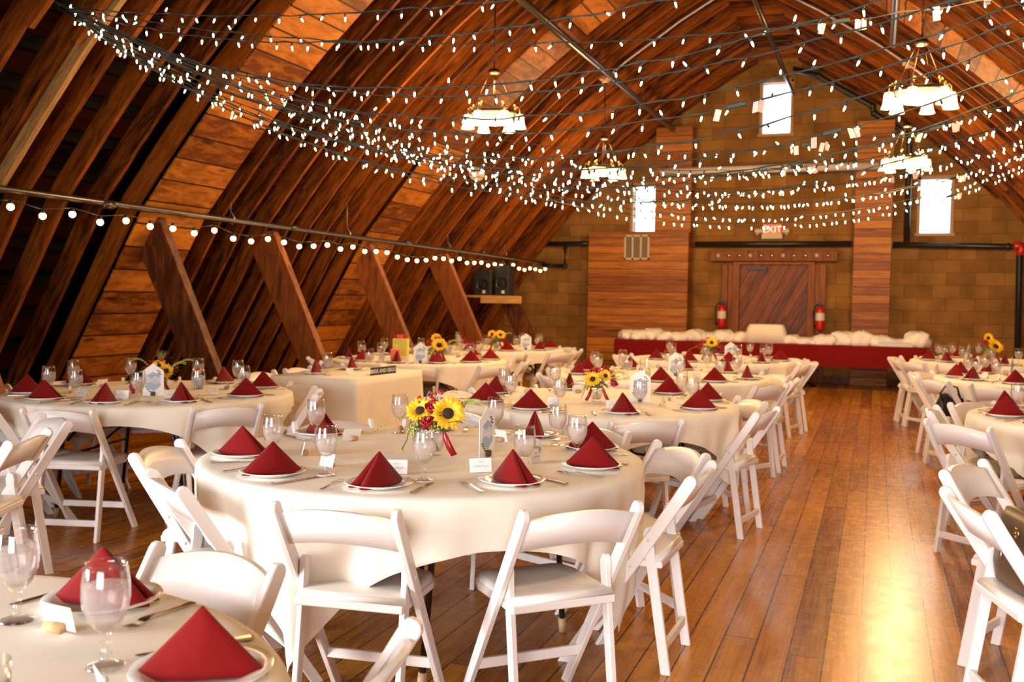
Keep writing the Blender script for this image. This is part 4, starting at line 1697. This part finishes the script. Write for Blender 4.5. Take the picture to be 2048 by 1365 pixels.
# ------------------------------------------------------------------ bouquets
def petal_ring(mb, n, r0, r1, wd, lift, mi=0, ph=0.0, rd=None):
    for i in range(n):
        a = 2 * PI * i / n + ph + (rd.uniform(-.08, .08) if rd else 0)
        R1 = r1 * (rd.uniform(.88, 1.06) if rd else 1)
        ca, sa = math.cos(a), math.sin(a)
        prof = [(r0, .35, 0), (r0 + (R1 - r0) * .35, 1, lift * .5), (r0 + (R1 - r0) * .7, .85, lift * .9), (R1, .06, lift * .8)]
        V = []
        for r_, w_, z_ in prof:
            hw = wd * w_ / 2
            V += [(r_ * ca + hw * sa, r_ * sa - hw * ca, z_), (r_ * ca, r_ * sa, z_ + wd * .12), (r_ * ca - hw * sa, r_ * sa + hw * ca, z_)]
        F = []
        for j in range(3):
            for q in (0, 1): F.append((j * 3 + q, j * 3 + q + 1, j * 3 + q + 4, j * 3 + q + 3))
        mb.mesh(V, F, mi, True)


def orient(nrm):
    return Vector(nrm).to_track_quat('Z', 'Y').to_euler()


def leaf(mb, base, dirv, L, wd, mi=0, droop=.2):
    d = Vector(dirv).normalized()
    s_ = d.cross(Vector((0, 0, 1)))
    if s_.length < .05: s_ = Vector((1, 0, 0))
    s_.normalize()
    up = s_.cross(d)
    V, F = [], []
    for t_, w_ in ((0, .08), (.2, .7), (.5, 1), (.78, .75), (1, .05)):
        c_ = Vector(base) + d * L * t_ - Vector((0, 0, droop * L * t_ * t_)) + up * .03 * L * math.sin(t_ * PI)
        V += [c_ - s_ * wd * w_ / 2, c_ - up * wd * .08, c_ + s_ * wd * w_ / 2]
    for j in range(4):
        for q in (0, 1): F.append((j * 3 + q, j * 3 + q + 1, j * 3 + q + 4, j * 3 + q + 3))
    mb.mesh(V, F, mi, True)


def bouquet(x, y, label, seed=0, suns=((-.045, -.02, .155, .048), (.052, -.045, .150, .058)), roses=((0.0, -.035, .165), (-.02, -.05, .12)), sprays=True, plume=False, s=1.0, tilt=None, ribbon=True):
    rd = random.Random(seed)
    root = tag(empty('flower_arrangement', (x, y, TZ + .001), R(20)), label, 'flowers', 'sunflower centrepieces')
    root.scale = (s, s, s)
    mb = MB()
    mb.lathe([(0, .001), (.030, .001), (.033, .006), (.031, .016), (.037, .035), (.043, .055), (.042, .075), (.036, .09), (.040, .102), (.0385, .102), (.0345, .09), (.040, .075), (.041, .055), (.035, .035), (.028, .014), (0, .012)], 24)
    vs_ = mb.build('vase', M['glass'], root, weld=True)
    mb = MB()
    mb.lathe([(0, .0135), (.027, .0155), (.0335, .035), (.0393, .055), (.0385, .072), (0, .072)], 20)
    mb.build('water', M['water'], vs_, weld=True)
    mb = MB()
    for i in range(13):
        a = rd.uniform(0, 6.28)
        r_ = rd.uniform(.005, .028)
        b_ = rd.uniform(0, 6.28)
        mb.tube([(r_ * math.cos(b_ + 3), r_ * math.sin(b_ + 3), .018), (r_ * .4 * math.cos(b_), r_ * .4 * math.sin(b_), .09), (.05 * math.cos(a), .05 * math.sin(a), .15)], .0022, 6)
    mb.build('stems', M['stem'], root)
    for i, (sx, sy, sz, sr) in enumerate(suns):
        mb = MB()
        petal_ring(mb, 19, sr * .30, sr * 1.08, sr * .36, sr * .16, 0, 0, rd)
        petal_ring(mb, 17, sr * .30, sr * .92, sr * .34, sr * .30, 0, .17, rd)
        f_ = mb.build('sunflower', M['petal'], root)
        f_.location = (sx, sy, sz)
        f_.rotation_euler = orient((sx * 4 + rd.uniform(-.1, .1), -1.0, .35 if i else .7))
        mb = MB()
        mb.lathe([(0, sr * .24), (sr * .20, sr * .22), (sr * .31, sr * .14), (sr * .36, 0)], 20)
        mb.build('seed_disc', M['disc'], f_)
    for rx, ry, rz_ in roses:
        mb = MB()
        for q in range(4):
            for i in range(5):
                a = 2 * PI * i / 5 + q * .6
                r_ = .007 + q * .0062
                V, F = [], []
                for jj in range(4):
                    z_ = -.012 + jj * .010 + (.004 if q < 2 else 0)
                    rr = r_ * (.6 + .45 * math.sin((jj / 3) * 2.2)) + (.003 if jj == 3 else 0)
                    for kk in range(5):
                        aa = a + (kk - 2) * .32
                        V.append((rr * math.cos(aa), rr * math.sin(aa), z_ + (-.004 * abs(kk - 2) if jj == 3 else 0)))
                for jj in range(3):
                    for kk in range(4): F.append((jj * 5 + kk, jj * 5 + kk + 1, (jj + 1) * 5 + kk + 1, (jj + 1) * 5 + kk))
                mb.mesh(V, F, 0, True)
        o = mb.build('rose', M['rose'], root, solid=.0008)
        o.location = (rx, ry, rz_)
        o.rotation_euler = orient((rx * 5, -.6, 1))
    mb = MB()
    for i in range(4):
        bx, by, bz = [(-.005, -.01, .20), (.015, -.012, .205), (-.06, 0, .185), (.10, -.01, .175)][i]
        mb.tube([(bx * .2, by, .11), (bx, by, bz)], .0014, 5, mi=1)
        for q in range(6): mb.ball((bx + rd.uniform(-.014, .014), by + rd.uniform(-.012, .012), bz + rd.uniform(-.022, .016)), .0062, 8)
    mb.build('berry_sprig', [M['berry'], M['stem']], root)
    mb = MB()
    for i in range(26):
        a = rd.uniform(0, 6.28)
        el = rd.uniform(-.5, .6)
        leaf(mb, (.022 * math.cos(a), .022 * math.sin(a) - .008, .10 + rd.uniform(-.005, .04)), (math.cos(a), math.sin(a), el), rd.uniform(.05, .085), rd.uniform(.018, .032), 0, .25)
    leaf(mb, (-.03, -.06, .155), (1, -.15, .12), .09, .02)
    leaf(mb, (.055, -.09, .125), (.9, -.3, .25), .055, .032)
    leaf(mb, (.0, -.07, .085), (.8, -.3, .5), .06, .03)
    mb.tube([(-.05, -.02, .14), (-.075, -.05, .12), (-.085, -.06, .06), (-.10, -.07, .03), (-.095, -.07, .025)], .0022, 6)
    mb.tube([(-.01, 0, .12), (-.03, -.01, .19), (-.015, -.01, .222), (.0, -.01, .212)], .003, 6)
    for i in range(4): leaf(mb, (.065 + .006 * i, .0, .15 + .022 * i), ((-1) ** i, -.3, .4), .028, .02)
    mb.build('leaves', M['leaf'], root)
    mb = MB()
    pts = [(-.035, -.05, .13), (-.06, -.06, .105), (-.075, -.065, .075)]
    for i in range(60):
        t_ = rd.random() * 2
        j = int(t_)
        p = Vector(pts[j]).lerp(Vector(pts[j + 1]), t_ - j)
        mb.ball((p.x + rd.uniform(-.013, .013), p.y + rd.uniform(-.01, .01), p.z + rd.uniform(-.01, .012)), .0042, 6)
    for i in range(40): mb.ball((rd.uniform(-.03, .03), rd.uniform(-.06, -.03), .10 + rd.uniform(-.01, .035)), .0042, 6)
    if sprays:
        for i in range(16):
            t_ = i / 15
            p = (.085 + .085 * t_, -.02, .168 + .020 * math.sin(t_ * 2.6) + .006 * t_)
            for q in (-1, 1): mb.ball((p[0], p[1] + q * .003, p[2] + q * .0045), .0046 - .0014 * t_, 6)
        for i in range(12):
            t_ = i / 11
            p = (-.09 - .11 * t_, -.01, .13 - .05 * t_ * t_)
            mb.ball(p, .0032, 6)
        for side in (-1, 1):
            for q in range(9):
                leaf(mb, (side * (.07 + .004 * q), -.015, .125 + .004 * q), (side, rd.uniform(-.5, .5), rd.uniform(-.3, .5)), .045, .004)
    mb.build('filler_sprays', M['lime'], root)
    if plume:
        mb = MB()
        for i in range(70):
            a = rd.uniform(-.55, .55)
            L = rd.uniform(.05, .085)
            mb.tube([(.0, 0, .17), (math.sin(a) * L * .5, rd.uniform(-.01, .01), .19 + math.cos(a) * L * .5), (math.sin(a) * L * 1.1, rd.uniform(-.02, .02), .19 + math.cos(a) * L)], [.001, .0007, .0003], 4)
        mb.build('grass_plume', M['grass'], root)
        mb = MB()
        for sd in (-1, 1):
            for i in range(22):
                t_ = i / 21
                p = (sd * (.06 + .15 * t_), 0, .14 + .07 * math.sin(t_ * (1.9 if sd > 0 else 2.4)))
                mb.ball((p[0], p[1], p[2] + .003 * (-1) ** i), .0048, 6)
        mb.build('millet_spray', M['lime'], root)
    if ribbon:
        mb = MB()
        for sd, dx in ((1, .065),) if seed == 1 else ((1, .06), (-1, -.06)):
            V = [(.02 * sd, -.042, .108), (.034 * sd, -.044, .092), (dx * .75, -.055, .085), (dx * .55, -.052, .066), (dx * 1.05, -.060, .045), (dx * .78, -.058, .030), (dx * 1.32, -.06, .014), (dx * 1.02, -.06, .006)]
            V = [V[0], V[1], V[2], V[3], V[4], V[5], V[6], V[7]]
            mb.mesh(V, [(0, 1, 3, 2), (2, 3, 5, 4), (4, 5, 7, 6)], 0, True)
        mb.lathe([(.039, .088), (.0395, .098)], 20)
        mb.build('ribbon', M['ribbon'], root, solid=.0012)
    return root


bouquet(-1.70, 3.73, 'sunflower bouquet in glass vase on the front centre table', 1, s=1.2)
bouquet(-1.66, 6.14, 'bouquet with one pale sunflower and ribbon on the second centre table', 2, suns=((-.03, -.05, .145, .052), (.055, -.01, .165, .040)), roses=((-.02, .0, .185), (.105, -.03, .115)))
bouquet(-4.45, 5.40, 'bouquet with wispy grass plume on the left round table', 3, suns=((-.03, -.05, .11, .05), (.05, -.045, .135, .05), (-.01, -.01, .165, .045)), roses=((-.065, -.04, .145),), plume=True)
bouquet(-4.05, 8.98, 'bouquet with a large dark-eyed sunflower behind the head table', 4, suns=((.01, -.05, .15, .068), (-.02, .0, .20, .05)), roses=((-.07, -.03, .17),), s=1.15)
bouquet(-4.42, 11.55, 'bouquet with two sunflowers on the farthest left table', 5, suns=((.045, -.04, .17, .058), (-.05, -.01, .17, .05)), roses=((-.07, -.04, .13),), s=1.1)
bouquet(-1.70, 10.90, 'sunflower bouquet in front of the red draped tables', 6, suns=((.02, -.05, .17, .055), (-.04, -.02, .12, .04)), roses=((-.08, -.03, .13), (.08, -.02, .14)), s=1.15)
bouquet(1.22, 12.35, 'bouquet with a big round sunflower on the farthest right table', 7, suns=((.03, -.05, .16, .075), (-.02, .0, .24, .05)), roses=((-.06, -.02, .20), (.09, -.02, .18)), sprays=False, s=1.15)

# ------------------------------------------------------------------ small things on and by the tables
fg = tag(empty('figurine', (-4.32, 5.62, TZ + .001), R(20)), 'little blue-clothed figurine standing right of the table sign at left', 'figurine')
mb = MB()
mb.lathe([(0, 0), (.026, 0), (.030, .01), (.028, .05), (.034, .075), (.024, .095), (.012, .102), (0, .103)], 16)
mb.tube([(.028, -.005, .085), (.036, -.022, .065), (.010, -.032, .068)], .008, 8)
mb.tube([(-.028, -.005, .085), (-.036, -.022, .065), (-.010, -.032, .06)], .008, 8)
mb.build('robe', M['blue'], fg)
mb = MB()
mb.ball((0, -.004, .118), .019, 14)
mb.ball((0, -.023, .116), .004, 8)
mb.ball((0, -.034, .066), .010, 8)
mb.build('head', M['skin'], fg)
mb = MB()
mb.lathe([(.020, .122), (.018, .134), (.004, .146), (0, .147)], 14)
mb.build('cap', M['berry'], fg)
mg = tag(empty('small_ornament', (-4.48, 5.17, TZ + .001)), 'small magenta ornament left of the table sign at left', 'ornament')
mb = MB()
mb.lathe([(0, 0), (.012, 0), (.009, .008), (.024, .03), (.026, .045), (.016, .06), (0, .064)], 14)
mb.build('body', M['magenta'], mg)
mb = MB()
mb.ball((0, -.002, .073), .013, 10)
mb.build('head', M['card'], mg)
bt = tag(empty('orange_gift_bag', (-4.42, 8.78, TZ + .001), R(20)), 'bright orange paper bag on the table behind the head table', 'gift bag')
mb = MB()
mb.prism([(-.045, -.03), (.045, -.03), (.045, .03), (-.045, .03)], 0, .13, axis=2)
mb.build('bag', M['orange'], bt, bevel=.003)
mb = MB()
mb.tube([(-.02, -.031, .12), (-.015, -.033, .17), (.015, -.033, .17), (.02, -.031, .12)], .003, 6)
mb.build('handle', M['card'], bt)
bt = tag(empty('yellow_gift_bag', (-4.62, 9.3, TZ + .001), R(10)), 'yellow-green gift bag with red tissue behind the orange one', 'gift bag')
mb = MB()
mb.prism([(-.08, -.04), (.08, -.04), (.08, .04), (-.08, .04)], 0, .21, axis=2)
mb.build('bag', M['yellow'], bt, bevel=.004)
mb = MB()
for i in range(7): leaf(mb, (-.05 + i * .017, 0, .2), (rds.uniform(-.4, .4), rds.uniform(-.4, .4), 1), .07, .05)
mb.build('tissue', M['red'], bt)
bt = tag(empty('tissue_gift', (1.72, 12.9, TZ + .001), R(15)), 'pink and white tissue-topped gift at the right picture edge', 'gift bag')
mb = MB()
mb.prism([(-.07, -.04), (.07, -.04), (.07, .04), (-.07, .04)], 0, .14, axis=2)
mb.build('bag', M['pinkpaper'], bt, bevel=.004)
mb = MB()
for i in range(8): leaf(mb, (-.05 + i * .015, 0, .13), (rds.uniform(-.4, .4), rds.uniform(-.4, .4), 1), .10, .06)
mb.build('tissue', M['card'], bt)


def tumbler(x, y, h, r, label, fill=.5):
    root = tag(empty('glass_tumbler', (x, y, TZ + .001)), label, 'glass')
    mb = MB()
    mb.lathe([(0, .001), (r * .92, .001), (r, h), (r - .0015, h), (r * .9 - .001, .006), (0, .006)], 28)
    mb.build('glass_wall', M['glass'], root, weld=True)
    mb = MB()
    mb.lathe([(0, .007), (r * .89, .007), (r * .94, h * fill), (0, h * fill)], 24)
    mb.build('water', M['water'], root, weld=True)


tumbler(-1.82, 8.24, .155, .036, 'straight tall clear glass on the third centre table', .3)
tumbler(-1.20, 1.07, .12, .040, 'out-of-focus clear tumbler at the bottom left corner', .55)


def handbag(name, loc, rz, w_, h_, d_, mt, label, strap=None, zipper=False, hw=None):
    root = tag(empty(name, loc, rz), label, 'bag')
    mb = MB()
    V, F = [], []
    n = 24
    lv = [(0, .55, .5), (.04, .85, .9), (.25, 1, 1), (.6, .98, .85), (.88, .93, .5), (1, .88, .25)]
    for t_, sx, sy in lv:
        for i in range(n):
            a = 2 * PI * i / n
            ca, sa = math.cos(a), math.sin(a)
            e = .55
            x = w_ / 2 * sx * math.copysign(abs(ca) ** e, ca)
            y = d_ / 2 * sy * math.copysign(abs(sa) ** e, sa)
            V.append((x, y + .004 * math.sin(9 * t_ + a), h_ * t_ - .02 * h_ * math.cos(a * 2) * t_))
    for j in range(len(lv) - 1):
        for i in range(n):
            k = (i + 1) % n
            F.append((j * n + i, j * n + k, (j + 1) * n + k, (j + 1) * n + i))
    F.append(tuple(range(n))[::-1])
    F.append(tuple(range((len(lv) - 1) * n, len(lv) * n)))
    mb.mesh(V, F, 0, True)
    mb.build('bag_body', mt, root)
    if strap:
        mb = MB()
        mb.tube(strap, .008, 8)
        mb.build('strap', mt, root)
    if zipper:
        mb = MB()
        mb.tube([(-w_ * .36, -d_ * .5, h_ * .60), (-w_ * .12, -d_ * .52, h_ * .50)], .004, 6)
        mb.build('zip', M['black'], root)
        mb = MB()
        mb.tube([(-w_ * .12, -d_ * .54, h_ * .50), (-w_ * .12, -d_ * .55, h_ * .34)], .004, 8)
        mb.build('zip_pull', M['brass'], root)
        mb = MB()
        mb.lathe([(.010, -.003), (.018, -.003), (.018, .003), (.010, .003), (.010, -.003)], 16)
        o = mb.build('ring', M['brass'], root, loc=(w_ * .16, -d_ * .5, h_ * .80))
        o.rotation_euler = (R(90), 0, 0)
    return root


handbag('handbag', (.50, 3.70, .458), R(15 - 90), .37, .26, .12, M['leather'], 'brown leather handbag with a zip behind a chair back at right', zipper=True)
handbag('handbag', (.74, 6.20, .460), R(30), .36, .085, .24, M['olive'], 'flat olive leather bag lying on a chair seat at right')
handbag('handbag', (.62, 9.22, .460), R(40), .26, .19, .11, M['blackleather'], 'black handbag on a far right chair seat', strap=[(-.10, -.02, .12), (-.16, -.05, .20), (-.10, -.05, .27), (.02, -.05, .25), (.10, -.02, .12)])
handbag('handbag', (-3.98, 8.72, .460), R(50), .26, .10, .16, M['leather'], 'dark brown bag on a chair seat just right of the head table')
handbag('handbag', (-3.62, 9.60, .460), R(10), .26, .12, .16, M['blackleather'], 'black bag on the chair seat right of the left rear bouquet')
mb = MB()
mb.lathe([(0, 0), (.12, 0), (.13, .02), (.11, .05), (.05, .075), (0, .08)], 20)
o = mb.build('floor_bag', M['black'], loc=(-1.02, 17.2, 0))  # dark item taken for a bag, built as a low dome
tag(o, 'low black bag on the floor under the red draped tables', 'floor speaker')

# ------------------------------------------------------------------ red draped tables with linens at the end wall
for n_, (x0, x1, lb) in enumerate(((-4.22, -1.74, 'left half'), (-1.72, .76, 'right half'))):
    xm = (x0 + x1) / 2
    tt = tag(empty('banquet_table', (xm, 17.05, 0)), 'long folding table, %s of the pair against the end wall' % lb, 'table', 'red draped tables')
    mb = MB()
    mb.box((0, 0, .70), (x1 - x0 - .04, .7, .03))
    mb.build('tabletop', M['shelfwood'], tt)
    for sx in (-1, 1):
        for sy in (-1, 1):
            mb = MB()
            mb.tube([(sx * .95, sy * .25, .69), (sx * .97, sy * .28, 0)], .013, 8)
            mb.build('leg', M['black'], tt)
    o = rect_cloth((x1 - x0) / 2 - .002, .37, .722, .385, M['redcloth'], seed=5 + n_, amp=.004, flare=.003)
    o.location = (xm, 17.05, 0)
    tag(o, 'dark red cloth over the %s of the tables at the end wall' % lb, 'tablecloth', 'dark red tablecloths')


def lump(x, y, w_, h_, d_, seed, label):
    rd = random.Random(seed)
    V, F = [], []
    n, k = 22, 9
    ph = [rd.uniform(0, 6) for _ in range(6)]
    for j in range(k + 1):
        el = (PI / 2) * j / k
        for i in range(n):
            a = 2 * PI * i / n
            f_ = 1 + .16 * math.sin(3 * a + ph[0] + 2 * el) + .12 * math.sin(7 * a + ph[1] - 5 * el) + .09 * math.sin(13 * a + ph[2] + 7 * el)
            V.append((w_ / 2 * math.cos(a) * math.cos(el) ** .6 * f_, d_ / 2 * math.sin(a) * math.cos(el) ** .6 * f_, h_ * math.sin(el) ** .7 * (1 + .25 * math.sin(2 * a + ph[3]) * math.cos(el) + .10 * math.sin(9 * a + ph[4]))))
    for j in range(k):
        for i in range(n):
            l_ = (i + 1) % n
            F.append((j * n + i, j * n + l_, (j + 1) * n + l_, (j + 1) * n + i))
    F.append(tuple(range(n))[::-1])
    mb = MB()
    mb.mesh(V, F, 0, True)
    o = mb.build('linen_bundle', M['linen'], loc=(x, y, .723))
    tag(o, label, 'linen', 'bundled white linens on the red tables')


rdl = random.Random(4)
poss = [-4.05, -3.83, -3.62, -3.38, -3.12, -2.88, -2.62, -2.38, -2.12, -1.28, -1.02, -.75, -.48, -.2, .08, .34, .62]
for i, x in enumerate(poss):
    big = x > -.6
    nm = ('left half, %s from the left end' % ['first', 'second', 'third', 'fourth', 'fifth', 'sixth', 'seventh', 'eighth', 'ninth'][i]) if i < 9 else ('right half, %s from the right end' % ['eighth', 'seventh', 'sixth', 'fifth', 'fourth', 'third', 'second', 'first'][i - 9])
    lump(x, 16.98 + rdl.uniform(-.06, .06), (.40 if big else .34) + rdl.uniform(-.06, .05), rdl.uniform(.12, .19) if i < 9 else (.13, .10, .15, .20, .22, .16, .11, .23)[i - 9], .42, i, 'crumpled white linen bundle on the red table, ' + nm)
mb = MB()
lv = [(0, .36, .22), (.25, .30, .18), (.30, .27, .16), (.305, .2, .1)]
V, F = [], []
for z_, hx, hy in lv:
    for i in range(32):
        a = 2 * PI * i / 32
        ca, sa = math.cos(a), math.sin(a)
        f_ = 1 + (.04 * math.sin(6 * a + 1) if z_ < .1 else 0)
        V.append((hx * f_ * math.copysign(abs(ca) ** .4, ca), hy * f_ * math.copysign(abs(sa) ** .4, sa), z_))
for j in range(3):
    for i in range(32):
        l_ = (i + 1) % 32
        F.append((j * 32 + i, j * 32 + l_, (j + 1) * 32 + l_, (j + 1) * 32 + i))
F += [tuple(range(32))[::-1], tuple(range(96, 128))]
mb.mesh(V, F, 0, True)
o = mb.build('covered_box', M['cloth'], loc=(-1.70, 17.02, .723))
tag(o, 'tall box covered by an ivory cloth in front of the barn door', 'covered box')
mb = MB()
mb.box((0, 0, .03), (.52, .24, .06))
mb.box((0, 0, .065), (.50, .22, .012))
o = mb.build('pale_box', M['greywash'], bevel=.006, loc=(.30, 16.82, .84 - .117))
tag(o, 'flat pale bluish box among linens at right of the red tables', 'box')
